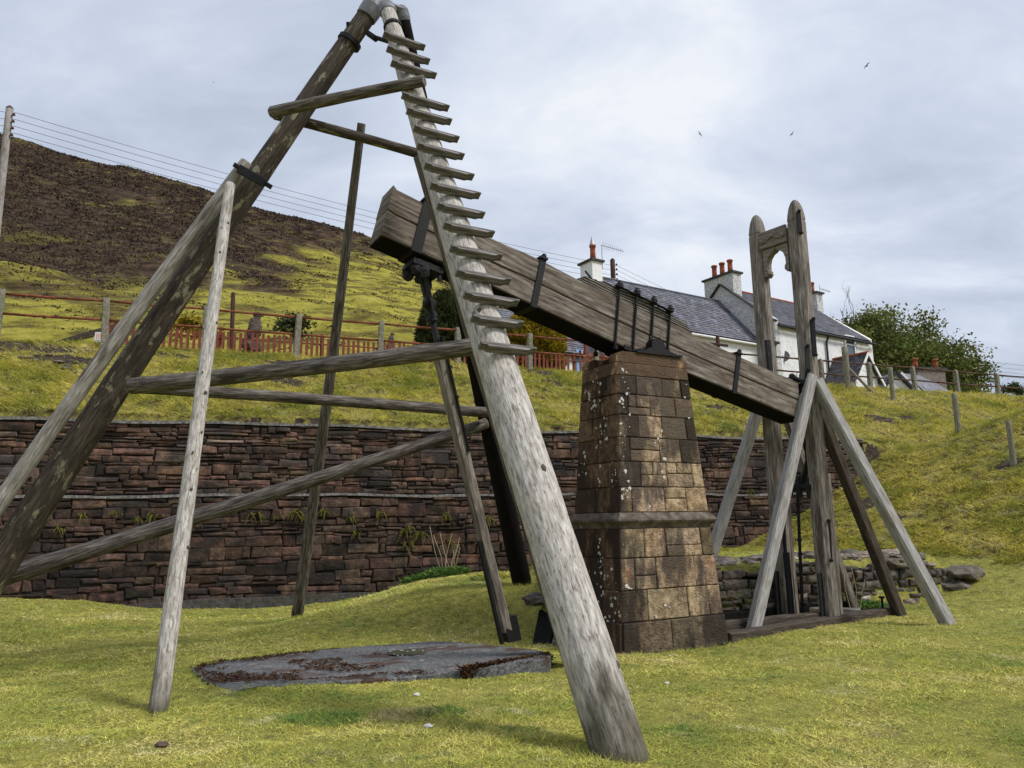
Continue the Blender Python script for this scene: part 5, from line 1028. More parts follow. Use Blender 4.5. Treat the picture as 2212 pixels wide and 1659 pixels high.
# garden shrub near eagle
def leafcloud(name, c, rad, n, sz, mat, label, cat, clump=26, flat=.0, shell=.55, parent=None):
    c = np.array(c, float); rad = np.array(rad, float); cl = rng.normal(0, 1, (clump, 3)); cl /= np.linalg.norm(cl, axis=1)[:, None]; cl[:, 2] = np.where(cl[:, 2] < -.6, -cl[:, 2], cl[:, 2]); cr = rng.uniform(shell, 1.0, clump)
    k = rng.integers(0, clump, n); P_ = cl[k]*cr[k][:, None]*rad*.86+rng.normal(0, 1, (n, 3))*rad*(.20+.10*rng.uniform(0, 1, clump))[k][:, None]*.8
    P_[:, 2] = np.maximum(P_[:, 2], -rad[2]*.95); a = rng.normal(0, 1, (n, 3)); a /= np.linalg.norm(a, axis=1)[:, None]; b = rng.normal(0, 1, (n, 3)); b -= a*(a*b).sum(1)[:, None]; b /= np.linalg.norm(b, axis=1)[:, None]
    s = sz*rng.uniform(.6, 1.4, n)[:, None]; ctr = c+P_; V4 = np.stack([ctr-a*s, ctr-b*s*.5, ctr+a*s, ctr+b*s*.5], 1).reshape(-1, 3)
    I = np.arange(n)*4; F = np.concatenate([np.stack([I, I+1, I+2], 1), np.stack([I, I+2, I+3], 1)]); t = np.clip(rng.normal(1, .25, clump)[k]*rng.normal(1, .2, n), .35, 1.8); T = np.stack([t, t, t], 1); T = np.concatenate([T, T])
    org = ORG[parent.name] if parent is not None else c-V(0, 0, rad[2]); o = tris(name, V4, F, mat, T, None, label, cat, org)
    if parent is not None: o.parent = parent; o.location = (0, 0, 0)
    return o
leafcloud('garden_shrub', at(632, 712, 25.2), (.75, .5, .55), 1500, .06, 'dark_leaf', 'sparse green garden shrub behind the picket fence', 'shrub')
leafcloud('garden_shrub', at(405, 712, 25.4), (.65, .4, .5), 1300, .06, 'gold_leaf', 'yellow flowering shrub behind the picket fence', 'shrub')
def bush(name, c, rx, h, n, sz, mat, label, sub=None):
    """dense conifer: leaf sprays on a rounded cone, dark core"""
    c = np.array(c, float); t = rng.uniform(0, 1, n); th = rng.uniform(0, 2*np.pi, n); prof = np.interp(t, [0, .15, .5, .8, 1], [.72, .95, 1, .72, .12]); rr = rx*prof*(1+.16*vnoise(th*2.2+5, t*6, 1.2, 41)+.10*vnoise(th*6, t*14, 1, 42))*np.sqrt(rng.uniform(.72, 1, n))
    P_ = c+np.stack([rr*np.cos(th), rr*np.sin(th), t*h], 1); o_ = np.stack([np.cos(th), np.sin(th), rng.uniform(-.1, .9, n)], 1)+rng.normal(0, .4, (n, 3)); o_ /= np.linalg.norm(o_, axis=1)[:, None]; sd = np.cross(o_, rng.normal(0, 1, (n, 3))); sd /= np.linalg.norm(sd, axis=1)[:, None]
    s = sz*rng.uniform(.6, 1.5, n)[:, None]; V3 = np.concatenate([P_-sd*s*.28, P_+sd*s*.28, P_+o_*s], 0); F = np.stack([np.arange(n), np.arange(n)+n, np.arange(n)+2*n], 1)
    r = thing(name, label, 'bush', c); tt_ = np.clip(rng.normal(1, .25, n)*(1+.35*vnoise(th*5, t*10, 1, 44)), .3, 1.8); o = tris('foliage', V3, F, mat, np.stack([tt_]*3, 1), None, None, None, c); o.parent = r; o.location = (0, 0, 0); o['kind'] = 'stuff'
    mb = MB(); mb.blob(c+UP*h*.47, 1, (rx*.86, rx*.86, h*.46), 3, .1, 2); mb.build('inner_branches', 'brown_leaf', r)
bush('golden_conifer', V(.78, 28.6, 6.9), 1.22, 2.75, 26000, .15, 'gold_leaf', 'rounded golden yellow conifer bush under the beam')
bush('dark_conifer', V(-2.55, 28.2, 6.9), 1.0, 3.35, 12000, .15, 'dark_leaf', 'dark green and brown bush behind the connecting rod')
bush('brown_conifer', V(-1.75, 27.9, 6.9), .75, 2.2, 6000, .14, 'brown_leaf', 'brown dying bush between the connecting rod and the derrick leg')
# ------------------------------------------------------------ houses beyond the bank
random.seed(202)
HA = R(33); e1 = V(math.cos(HA), math.sin(HA), 0); e2 = V(-math.sin(HA), math.cos(HA), 0); HAO = V(13.02, 37.0, 0)
H = lambda s, t, z: HAO+e1*s+e2*t+UP*z
def roof(parent, pL, ex, up_vec, length, slope_len, sw, sh, mat, limit=300, name='slate', vis=None, th=.012):
    """courses of slates lapped up the slope from the eave point pL"""
    uu = unit(up_vec); nn = unit(np.cross(ex, uu)); nn = nn if nn[2] > 0 else -nn; items = []; r = 0; y = 0.
    while y < slope_len-.02:
        x = -(sw/2 if r % 2 else 0)
        while x < length:
            a = max(x, 0)+.004; b = min(x+sw, length)-.004
            if b-a > .03:
                y1 = min(y+sh*1.25, slope_len); k = random.uniform(-.003, .004); tn = stone_tint(.72, 1.32); c = pL+ex*(a+b)/2+uu*y; u, v, z = project(c)
                wt = 1/z+(.5 if (vis is None or vis(u, v)) else 0)
                def fn(mb, a=a, b=b, y=y, y1=y1, k=k, tn=tn):
                    o = pL+nn*(.030+k); vs = [o+ex*a+uu*y, o+ex*b+uu*y, o+ex*b+uu*y1-nn*.028, o+ex*a+uu*y1-nn*.028]; vs += [p-nn*th for p in vs]
                    mb.add(vs, [(0, 1, 2, 3), (7, 6, 5, 4), (0, 4, 5, 1), (1, 5, 6, 2), (3, 7, 4, 0)], None, tn)
                items.append((wt, fn))
            x += sw
        y += sh; r += 1
    emit(items, parent, name, mat, limit)
def box2(parent, name, mat, s0, s1, t0, t1, z0, z1, base=H): 
    mb = MB(); c = base((s0+s1)/2, (t0+t1)/2, (z0+z1)/2); mb.box(c, e1, e2, UP, (abs(s1-s0)/2, abs(t1-t0)/2, (z1-z0)/2)); return mb.build(name, mat, parent)
def gablewall(parent, name, mat, s, th, t0, tr, t1, zb, ze, zr, up=0.):
    mb = MB(); mb.prism([(t0, zb), (t1, zb), (t1, ze+up), (tr, zr+up), (t0, ze+up)], HAO, e2, UP, e1, s, s+th); return mb.build(name, mat, parent)
def pots(parent, pts, r, h, z, mat='terracotta', cowl=False):
    for p in pts:
        mb = MB(); mb.lathe(V(p[0], p[1], z), [(r*.95, 0), (r*.86, h*.5), (r*.84, h*.86), (r*1.08, h*.87), (r*1.1, h*.97), (r*.9, h)], UP, 14)
        q = smooth_sides(mb.build('chimney_pot', mat, parent))
        if cowl: mb = MB(); mb.lathe(V(p[0], p[1], z+h), [(r*1.0, 0), (.02, h*.62)], UP, 12); mb.build('metal_cowl', 'alu', q)
def chimney(parent, s0, s1, t0, t1, z0, z1, mat, cap='dark_cement', ov=.10):
    st_ = box2(parent, 'chimney_stack', mat, s0, s1, t0, t1, z0, z1); box2(st_, 'chimney_cap', cap, s0-ov, s1+ov, t0-ov, t1+ov, z1+.002, z1+.10); return st_
# taller cottage on the right
h2 = thing('white_cottage', 'taller white harled cottage with two chimneys and a slate roof, right of the pair', 'house', H(0, 0, 6.2))
ZB, ZE, ZR = 5.6, 11.18, 13.78
mb = MB(); mb.box(H(4.1, .15, (ZB+ZE)/2), e1, e2, UP, (4.06, .15, (ZE-ZB)/2)); mb.build('front_wall', 'harling', h2)
box2(h2, 'rear_wall', 'harling', 0, 8.2, 6.1, 6.4, ZB, ZE)
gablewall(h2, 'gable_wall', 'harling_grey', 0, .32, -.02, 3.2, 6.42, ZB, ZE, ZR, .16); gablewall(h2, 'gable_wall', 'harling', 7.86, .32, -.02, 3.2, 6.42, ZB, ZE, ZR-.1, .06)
sl = unit(e2*3.2+UP*(ZR-ZE)); L2 = math.hypot(3.35, (ZR-ZE)*3.35/3.2)
mb = MB(); mb.prism([(-.15, ZE-.12), (3.2, ZR), (6.55, ZE-.12), (6.55, ZE-.2), (3.2, ZR-.09), (-.15, ZE-.2)], HAO, e2, UP, e1, .30, 7.9); mb.build('roof_deck', 'slate_dark', h2)
roof(h2, H(.30, -.16, ZE-.11), e1, sl, 7.58, L2, .27, .185, 'slate', 300, vis=lambda u, v: u > 1600)
mb = MB(); mb.bar(H(.3, 3.2, ZR+.03), H(7.9, 3.2, ZR+.0), .22, .10, UP, .3, 20, .03); mb.build('ridge_tiles', 'terracotta', h2)
mb = MB(); mb.bar(H(-.0, -.08, ZE+.06), H(-.0, 3.2, ZR+.20), .36, .07, UP, .2, 10, .05); mb.bar(H(-.0, 6.4, ZE+.06), H(.0, 3.2, ZR+.20), .36, .07, UP, .2, 10, .05); mb.build('gable_coping', 'dark_cement', h2)
mb = MB(); mb.bar(H(0, -.24, ZE-.22), H(8.25, -.24, ZE-.27), .13, .12, UP, .3, 6); mb.build('gutter', 'black_trim', h2)
mb = MB(); mb.tube([H(4.0, -.24, ZE-.25), H(4.0, -.08, ZE-.6), H(4.0, -.08, 6.4)], .055, 8); mb.build('downpipe', 'black_trim', h2)
st_ = chimney(h2, -.02, .62, 2.35, 4.35, 12.6, 14.42, 'harling_grey'); pots(st_, [H(.3, t, 0) for t in (2.75, 3.3, 3.85)], .155, .78, 14.5)
st_ = chimney(h2, 7.60, 8.16, 2.75, 3.65, 12.8, 14.55, 'harling_grey'); pots(st_, [H(7.88, 3.2, 0)], .15, .72, 14.63)
mb = MB(); p = H(7.9, 2.7, 14.7); mb.tube([p-UP*.6, p+UP*.35], .018, 5); mb.tube([p+UP*.15, p+UP*.10+e1*1.0], .014, 5)
for k in range(8): q = p+UP*(.15-.006*k)+e1*(.15+.11*k); mb.tube([q-UP*.09, q+UP*.09], .008, 4)
mb.build('aerial', 'alu', h2)
def window(parent, s, z, w, h, t=0.):
    f = None; mb = MB(); c = H(s, t-.02, z)
    for a, b, ww, hh in ((-w/2, 0, .05, h/2), (w/2, 0, .05, h/2), (0, h/2, w/2, .05), (0, -h/2, w/2, .05), (0, .12*h, w/2, .03)): mb.box(c+e1*a+UP*b, e1, e2, UP, (ww, .05, hh))
    f = mb.build('window', 'white_trim', parent); mb = MB(); mb.box(c+e2*.015, e1, e2, UP, (w/2-.02, .012, h/2-.02)); mb.build('pane', 'glass', f)
    mb = MB(); mb.box(c-UP*(h/2+.08)-e2*.05, e1, e2, UP, (w/2+.12, .09, .04)); mb.build('sill', 'dark_cement', f); return f
pw = at(1841, 750, 40.2); s_ = float((pw-HAO)@e1); window(h2, s_, pw[2], .85, 1.25)
mb = MB(); mb.box(H(s_+.50, -.01, pw[2]), e1, e2, UP, (.05, .03, .7)); mb.build('window_reveal', 'black_trim', h2)
window(h2, 1.9, 8.1, .9, 1.2)
# porch
po = H(0, 0, 0); sp_ = 4.55; a_ = H(sp_, -1.75, 0)
mb = MB(); mb.prism([(-.95, 5.8), (.95, 5.8), (.95, 8.45), (0, 9.70), (-.95, 8.45)], a_, e1, UP, e2, 0, .10)
for k in range(12): mb.prism([(-.93, 6.6+k*.15), (.93, 6.6+k*.15), (.93, 6.6+k*.15+.13), (-.93, 6.6+k*.15+.13)], a_, e1, UP, e2, -.012, 0.002)
pch = mb.build('porch', 'harling_smooth', h2)
mb = MB(); mb.box(H(sp_-.9, -.9, 7.1), e1, e2, UP, (.05, .85, 1.35)); mb.box(H(sp_+.9, -.9, 7.1), e1, e2, UP, (.05, .85, 1.35)); mb.build('porch_side', 'harling_smooth', pch)
for sg in (-1, 1):
    L_ = math.hypot(1.15, 1.45); upv = unit(-e1*sg*1.15+UP*1.45); pL = H(sp_+sg*1.15, -1.95, 8.22)
    mb = MB(); mb.add([pL, pL+e2*1.95, pL+e2*1.95+upv*L_, pL+upv*L_], [(0, 1, 2, 3)] if sg < 0 else [(3, 2, 1, 0)], None, .6); r_ = mb.build('porch_roof', 'slate_dark', h2); mb = MB()
    for rr in range(9):
        for cc in range(8):
            a = cc*.24+(.12 if rr % 2 else 0); b = min(a+.23, 1.95); y = rr*.205; o = pL+unit(np.cross(e2, upv))*(-.03 if np.cross(e2, upv)[2] < 0 else .03); tn = random.uniform(.6, 1.4)
            vs = [o+e2*a+upv*y, o+e2*b+upv*y, o+e2*b+upv*(y+.23), o+e2*a+upv*(y+.23)]; mb.add(vs, [(0, 1, 2, 3)], None, tn)
    mb.build('slates', 'slate_dark', r_)['kind'] = 'stuff'
mb = MB(); mb.bar(H(sp_, -2.0, 9.76), H(sp_, 0, 9.76), .16, .09, UP, .3, 6); mb.build('porch_ridge', 'terracotta', h2)
mb = MB(); mb.bar(H(sp_+1.2, -1.99, 8.10), H(sp_, -1.99, 9.70), .05, .12, UP); mb.bar(H(sp_-1.2, -1.99, 8.10), H(sp_, -1.99, 9.70), .05, .12, UP); mb.build('barge_board', 'white_trim', h2)
for ds in (-.45, .45):
    f = window(h2, sp_+ds, 7.15, .52, .55, -1.76)
# satellite dish and lamp bracket
mb = MB(); c = at(1692, 771, 37.4); mb.lathe(c, [(.05, 0), (.22, .03), (.30, .08), (.31, .085)], unit(V(-.3, -.9, .25)), 18); mb.tube([c, c+e2*.35], .03, 6); mb.tube([c, c+V(-.15, -.35, .0)], .015, 5); tag(mb.build('satellite_dish', 'dish', None, org=c), 'dark grey satellite dish on the white cottage between the guide posts', 'satellite dish')
mb = MB(); c = at(1672, 740, 36.8); mb.box(c, e1, e2, UP, (.30, .12, .05)); mb.box(c-UP*.12+e1*-.1, e1, e2, UP, (.12, .1, .08)); mb.build('lamp_bracket', 'black_trim', h2)
# long lower cottage
h1 = thing('white_cottage', 'long lower white cottage with a large slate roof behind the beam', 'house', H(-4.5, .85, 6.2))
ZE1, ZR1, T0, TR, T1 = 10.33, 13.05, .85, 3.35, 5.85
box2(h1, 'front_wall', 'harling_smooth', -9.0, -.02, T0, T0+.3, ZB, ZE1); box2(h1, 'rear_wall', 'harling_smooth', -9.0, -.02, T1-.3, T1, ZB, ZE1)
gablewall(h1, 'gable_wall', 'harling_smooth', -9.15, .35, T0-.02, TR, T1, ZB, ZE1, ZR1, .12)
sl = unit(e2*(TR-T0)+UP*(ZR1-ZE1)); L1 = math.hypot(TR-T0+.12, (ZR1-ZE1)*(TR-T0+.12)/(TR-T0))
mb = MB(); mb.prism([(T0-.12, ZE1-.12), (TR, ZR1), (T1+.12, ZE1-.12), (T1+.12, ZE1-.2), (TR, ZR1-.09), (T0-.12, ZE1-.2)], HAO, e2, UP, e1, -8.85, -.02); mb.build('roof_deck', 'slate_dark', h1)
roof(h1, H(-8.8, T0-.13, ZE1-.11), e1, sl, 8.76, L1, .27, .185, 'slate', 300, vis=lambda u, v: v < 640+.45*(u-1310))
mb = MB(); mb.bar(H(-8.8, TR, ZR1+.03), H(-.1, TR, ZR1+.03), .2, .07, UP, .3, 24, .03); mb.build('ridge_tiles', 'lead', h1)
mb = MB(); mb.bar(H(-9.0, T0-.02, ZE1+.05), H(-9.0, TR, ZR1+.18), .3, .07, UP, .2, 10, .05); mb.build('gable_coping', 'pier_stone', h1)
mb = MB(); mb.bar(H(-8.9, T0-.2, ZE1-.24), H(-.3, T0-.2, ZE1-.24), .12, .10, UP, .3, 6); mb.build('gutter', 'white_trim', h1)
mb = MB(); mb.bar(H(-8.9, T0-.14, ZE1-.17), H(-.3, T0-.14, ZE1-.17), .05, .06, UP, .3, 6); mb.build('gutter_board', 'black_trim', h1)
st_ = chimney(h1, -9.1, -8.5, 2.85, 3.75, 12.2, 13.62, 'harling_smooth', 'dark_cement', .10); pots(st_, [H(-8.75, 3.2, 0)], .15, .72, 13.82, cowl=True)
mb = MB(); p = H(-8.35, 3.0, 14.55); mb.tube([p-UP*1.2, p], .022, 6); mb.tube([p+e1*-.05, p+e1*1.35-UP*.05], .018, 6)
for k in range(11): q = p+e1*(.08+.12*k)-UP*.004*k; mb.tube([q-UP*(.20-.010*k), q+UP*(.20-.010*k)], .008, 4)
mb.build('aerial', 'alu', h1)
mb = MB(); c = at(1614, 783, 38); mb.box(c, e1, e2, UP, (.5, .5, .25)); mb.build('porch_top', 'dish', h1)
# small wing at the left end
h3 = thing('low_cottage_wing', 'low white wing with slate roof and blue door beneath the left half of the beam', 'house', H(-11.5, 2.15, 6.2))
ZE3, ZR3, U0_, UR, U1 = 8.88, 11.0, 2.15, 4.2, 6.2
box2(h3, 'front_wall', 'harling_smooth', -14.2, -9.2, U0_, U0_+.3, ZB, ZE3); gablewall(h3, 'gable_wall', 'harling_smooth', -14.2, .3, U0_-.01, UR, U1, ZB, ZE3, ZR3)
mb = MB(); mb.prism([(U0_-.15, ZE3-.1), (UR, ZR3), (U1, ZE3-.05), (U1, ZE3-.15), (UR, ZR3-.09), (U0_-.15, ZE3-.18)], HAO, e2, UP, e1, -14.3, -9.18); mb.build('roof_deck', 'slate_dark', h3)
sl = unit(e2*(UR-U0_)+UP*(ZR3-ZE3)); roof(h3, H(-14.3, U0_-.16, ZE3-.09), e1, sl, 5.1, 3.02, .27, .19, 'slate', 230, vis=lambda u, v: 1200 < u < 1310)
mb = MB(); mb.bar(H(-14.2, U0_-.2, ZE3-.19), H(-9.2, U0_-.2, ZE3-.19), .12, .10, UP, .3, 5); mb.build('gutter', 'black_trim', h3)
pb = at(1243, 780, 33.3); s_ = float((pb-HAO)@e1); mb = MB(); mb.box(H(s_, U0_-.03, pb[2]-.55), e1, e2, UP, (.22, .03, 1.0)); mb.build('door', 'blue_door', h3)
# lower buildings down the road, right
h4 = thing('roadside_cottage', 'white gabled roadside cottage with dark tiled roof, half hidden by the railing', 'house', at(1915, 830, 44))
b = at(1905, 770, 44); g4 = V(b[0], b[1], 0); 
def prism4(par, name, mat, poly, o, d0, d1): mb = MB(); mb.prism(poly, o, f1, UP, f2, d0, d1); return mb.build(name, mat, par)
F4 = R(12); f1 = V(math.cos(F4), math.sin(F4), 0); f2 = V(-math.sin(F4), math.cos(F4), 0)
zt4 = at(1932, 805, 44)[2]; zb4 = 5.6; o4 = at(1932, 810, 44); o4 = V(o4[0], o4[1], 0)
prism4(h4, 'gable_wall', 'harling', [(-1.5, zb4), (1.9, zb4), (1.9, zt4-1.95), (0, zt4), (-1.5, zt4-1.65)], o4, 0, .25)
for sg, wd in ((-1, 1.9), (1, 2.4)):
    upv = unit(-f1*sg*1.2+UP*1.3); Lr = wd*1.35; pL = o4+UP*(zt4+.06)-upv*Lr-f2*.15
    mb = MB(); mb.add([pL, pL+f2*4.5, pL+f2*4.5+upv*Lr, pL+upv*Lr], [(0, 1, 2, 3)] if sg < 0 else [(3, 2, 1, 0)], None, .8); r_ = mb.build('roof', 'slate_dark', h4); mb = MB(); nn_ = unit(np.cross(f2, upv)); nn_ = nn_ if nn_[2] > 0 else -nn_
    for rr in range(int(Lr/.3)):
        mb.add([pL+nn_*.07+upv*rr*.3, pL+nn_*.07+upv*rr*.3+f2*4.5, pL+nn_*.02+upv*(rr*.3+.3)+f2*4.5, pL+nn_*.02+upv*(rr*.3+.3)]+[pL+upv*rr*.3, pL+upv*rr*.3+f2*4.5], [(0, 1, 2, 3), (4, 5, 1, 0)], None, random.uniform(.6, 1.3))
    mb.build('tile_courses', 'slate', r_)['kind'] = 'stuff'
mb = MB(); mb.bar(o4+UP*(zt4+.05)-f2*.2, o4+UP*(zt4-1.9)+f1*2.0-f2*.2, .06, .16, UP); mb.bar(o4+UP*(zt4+.05)-f2*.2, o4+UP*(zt4-1.7)-f1*1.6-f2*.2, .06, .16, UP); mb.build('barge_board', 'black_trim', h4)
# extension roof sloping right with pale verge
mb = MB(); pA = at(1950, 806, 44.5); pB = at(2010, 856, 44.5); pC_ = at(2075, 858, 47); pD = at(1995, 812, 48); mb.add([pA, pB, pC_, pD], [(0, 1, 2, 3)], None, 1.2); mb.build('extension_roof', 'slate', h4)
mb = MB(); mb.bar(at(1945, 806, 44.3), at(1992, 852, 44.3), .10, .22, UP); mb.build('verge', 'white_trim', h4)
h5 = thing('brown_chimney_house', 'grey brown gable end with a cement chimney stack and orange pots behind the railing posts', 'house', at(2000, 830, 48))
o5 = at(2003, 830, 48); o5 = V(o5[0], o5[1], 0); zc = at(2003, 802, 48)[2]
mb = MB(); mb.prism([(-4.2, 5), (4.6, 5), (1.2, zc-2.1), (1.05, zc-1.2), (-1.0, zc-1.2), (-1.1, zc-2.1)], o5, f1, UP, f2, 0, .35); mb.build('gable_wall', 'brown_stack', h5)
mb = MB(); mb.box(o5+UP*(zc-.7), f1, f2, UP, (1.02, .45, .75)); st_ = mb.build('chimney_stack', 'brown_stack', h5); mb = MB(); mb.box(o5+UP*(zc+.08), f1, f2, UP, (1.15, .55, .08)); mb.build('chimney_cap', 'dark_cement', st_); pots(st_, [o5-f1*.72, o5+f1*.75], .18, .62, zc+.17)
mb = MB(); mb.add([at(2022, 836, 48.3), at(2060, 838, 52), at(2098, 872, 50), at(2052, 872, 47.8)], [(3, 2, 1, 0)], None, .9); mb.build('lean_to_roof', 'slate_dark', h5)
# clothes pole
mb = MB(); p = at(1550, 790, 34.5); t = at(1550, 727, 34.5); q = at(1524, 742, 34.5); r = at(1571, 748, 34.5); mb.bar(V(p[0], p[1], 6.6), t, .14, .14, e1); mb.bar(q-V(0, .1, 0), r-V(0, .1, 0), .12, .10, UP); tag(mb.build('clothes_pole', 'util_dark', None, org=V(p[0], p[1], 6.6)), 'dark brown cross topped clothes pole before the white cottage wall', 'clothes pole')
# ------------------------------------------------------------ trees on the right
def tree(name, label, base, h, rad, cz, nleaf, sz, mat, nb=26, seed=1, clump=120):
    random.seed(seed); base = np.array(base, float); r = thing(name, label, 'tree', base); tr = MB(); br = MB(); top = base+UP*h*.35
    tr.pole(base-UP*.3, top, h*.035, h*.022, n=10, seg=6, bend=.1, wob=.12); c = base+UP*cz; tips = []
    def grow(p, d, L, rr, lev):
        q = p; n = 4; pts = [p]
        for i in range(n): d = unit(d+V(random.gauss(0, .16), random.gauss(0, .16), random.gauss(.06, .1))); q = q+d*L/n; pts.append(q)
        for i in range(n): br.pole(pts[i], pts[i+1], rr*(1-i*.16), rr*(1-(i+1)*.16), n=5, seg=1, wob=0, endc=False)
        if lev >= 3: tips.append(q); return
        for _ in range(3 if lev < 2 else 3): grow(pts[random.randint(2, n)], unit(d+V(random.gauss(0, .6), random.gauss(0, .6), random.gauss(.05, .45))), L*random.uniform(.55, .75), rr*.5, lev+1); 
        tips.append(q)
    for k in range(nb//3):
        a = k*2.4+random.random(); el = random.uniform(.05, 1.2); d = V(math.cos(a)*math.cos(el), math.sin(a)*math.cos(el), math.sin(el)); tgt = np.array(rad)*[abs(d[0]), abs(d[1]), abs(d[2])]; grow(top-UP*random.uniform(0, h*.14), d, float(np.linalg.norm(tgt))*.62, h*.014, 0)
    tr.build('trunk', 'bark', r); br.build('branches', 'bark', r)
    T_ = np.array(tips); rl_ = (T_-c)/np.array(rad); ln = np.linalg.norm(rl_, axis=1); rl_ = np.where((ln > 1)[:, None], rl_/ln[:, None], rl_); T_ = c+rl_*np.array(rad)
    ex = rng.normal(0, 1, (clump, 3)); ex /= np.linalg.norm(ex, axis=1)[:, None]; ex[:, 2] = np.abs(ex[:, 2])*1.0-.35*(rng.uniform(0, 1, clump) < .4); ex = c+ex*np.array(rad)*rng.uniform(.45, 1.04, clump)[:, None]; T_ = np.concatenate([T_, ex]); k = rng.integers(0, len(T_), nleaf)
    P_ = T_[k]+rng.normal(0, 1, (nleaf, 3))*np.array([.30, .30, .22])*(np.array(rad).mean()/3.2)
    a = rng.normal(0, 1, (nleaf, 3)); a /= np.linalg.norm(a, axis=1)[:, None]; b = np.cross(a, rng.normal(0, 1, (nleaf, 3))); b /= np.linalg.norm(b, axis=1)[:, None]; s = sz*rng.uniform(.5, 1.4, nleaf)[:, None]
    V4 = np.stack([P_-a*s, P_-b*s*.55, P_+a*s, P_+b*s*.55], 1).reshape(-1, 3); I = np.arange(nleaf)*4; F = np.concatenate([np.stack([I, I+1, I+2], 1), np.stack([I, I+2, I+3], 1)])
    cv = rng.normal(1, .28, len(T_))[k]*rng.normal(1, .2, nleaf); hue = rng.normal(1, .10, len(T_))[k]; tt_ = np.clip(np.stack([cv*hue, cv, cv], 1), .3, 1.9); T4 = np.concatenate([tt_, tt_])
    if nleaf > 10: o = tris('crown', V4, F, mat, T4, None, None, None, base); o.parent = r; o.location = (0, 0, 0)
    return r
tree('sycamore_tree', 'broad leafy spring tree with a rounded crown at the right end of the railing', V(27.1, 54, 6.0), 10.2, (5.7, 4.6, 5.3), 4.7, 90000, .12, 'spring_leaf', 30, 4, 460)
tree('sycamore_tree', 'smaller bushy green tree just right of the taller white cottage', V(22.6, 51.5, 6.2), 8.4, (3.4, 2.8, 3.2), 5.3, 30000, .12, 'spring_leaf', 24, 9, 100)
tree('low_tree', 'low spreading green tree at the right foot of the big crown', V(30.9, 53, 6.0), 4.4, (2.2, 2.4, 2.3), 2.0, 9000, .12, 'spring_leaf', 18, 15, 70)
# bare tree and larch behind
def bare(name, label, base, h, seed, spread, r0=.12):
    random.seed(seed); base = np.array(base, float); r = thing(name, label, 'tree', base); tr = MB(); br = MB(); tr.pole(base, base+UP*h*.5, r0, r0*.7, n=8, seg=4)
    def g(p, d, L, rr, lev):
        q = p; pts = [p]
        for i in range(3): d = unit(d+V(random.gauss(0, .14), random.gauss(0, .14), .05)); q = q+d*L/3; pts.append(q)
        for i in range(3): br.pole(pts[i], pts[i+1], rr*(1-i*.2), rr*(1-(i+1)*.2), n=4, seg=1, wob=0, endc=False)
        if lev < 4:
            for _ in range(2 if lev else 3): g(pts[random.randint(1, 3)], unit(d+V(random.gauss(0, spread), random.gauss(0, spread), .15)), L*.66, rr*.6, lev+1)
    for k in range(4): a = k*1.6+random.random(); g(base+UP*h*random.uniform(.35, .5), unit(V(math.cos(a)*.5, math.sin(a)*.5, 1)), h*.22, r0*.5, 0)
    tr.build('trunk', 'bark', r); br.build('branches', 'bark', r)
bare('bare_tree', 'bare grey tree showing its twigs above the leafy crown', V(26.0, 58, 6.2), 13.6, 5, .42)
r = thing('larch_tree', 'thin larch with drooping half bare branches behind the crown', 'tree', V(24.6, 57, 6.2)); random.seed(6); mb = MB(); mb.pole(V(24.6, 57, 6.2), V(24.6, 57, 15.0), .14, .02, n=7, seg=6); mb.build('trunk', 'bark', r); mb = MB(); tipz = []
for k in range(60):
    z = 9+6*(k/60); L = (15.6-z)*.42+.25; a = k*2.4; d = V(math.cos(a), math.sin(a), -.1); p = V(24.6, 57, z); q = p+d*L+UP*.25*L; mb.tube([p, (p+q)/2-UP*.08, q], .022, 4)
    for j in range(5): w_ = p+(q-p)*(.3+.16*j); mb.tube([w_, w_+V(random.gauss(0, .1), random.gauss(0, .1), -.28)], .018, 3); tipz += [w_-UP*.1]*9
mb.build('branches', 'bark', r)
tipz = np.array(tipz)+rng.normal(0, .09, (len(tipz), 3)); Pb, Fb, Tb = blades(tipz, np.full(len(tipz), .16), np.full(len(tipz), .07), 1.3); o = tris('crown', Pb, Fb, 'spring_leaf', Tb, None, None, None, (24.6, 57, 6.2)); o.parent = r; o.location = (0, 0, 0)
leafcloud('distant_tree', at(2185, 850, 62), (1.1, 1.0, .9), 1200, .10, 'dark_leaf', 'small dark distant tree at the right edge beyond the last railing post', 'tree', 18)
# ------------------------------------------------------------ poles and wires
def upole(name, label, base, top, r, mat, ins=0): 
    t_ = thing(name, label, 'utility pole', base); mb = MB(); mb.pole(base, top, r*1.2, r, n=14, seg=12, wob=.04); smooth_sides(mb.build('shaft', mat, t_)); mb = MB(); mb.lathe(np.array(top)-UP*.02, [(r*1.08, 0), (r*.9, .06), (.02, .16)], UP, 12); mb.build('pole_cap', 'util_dark', t_)
    for k in range(4):
        mb = MB(); p = np.array(top)-UP*(.35+.32*k); mb.tube([p, p+V(.26, -.04, 0)], .022, 6); mb.lathe(p+V(.24, -.04, -.02), [(.05, 0), (.065, .05), (.04, .12)], UP, 8); mb.build('insulator', 'util_dark', t_)
    return t_
pt = at(21, 234, 31); pbz = V(pt[0], pt[1], 7.0); upole('utility_pole', 'grey utility pole with stacked insulators at the left edge of the picture', pbz, pt, .145, 'util_pole')
p2 = at(1323, 562, 47); upole('utility_pole', 'dark brown utility pole behind the low cottage roof beside the aerial', V(p2[0], p2[1], 6.5), p2, .15, 'util_dark')
def wire(a, b, sag, label, r=.012, grp='overhead wires'):
    a = np.array(a, float); b = np.array(b, float); mb = MB(); mb.tube([a+(b-a)*t-UP*sag*4*t*(1-t) for t in np.linspace(0, 1, 22)], r, 4); tag(mb.build('overhead_wire', 'wire', None, org=a), label, 'wire', grp)
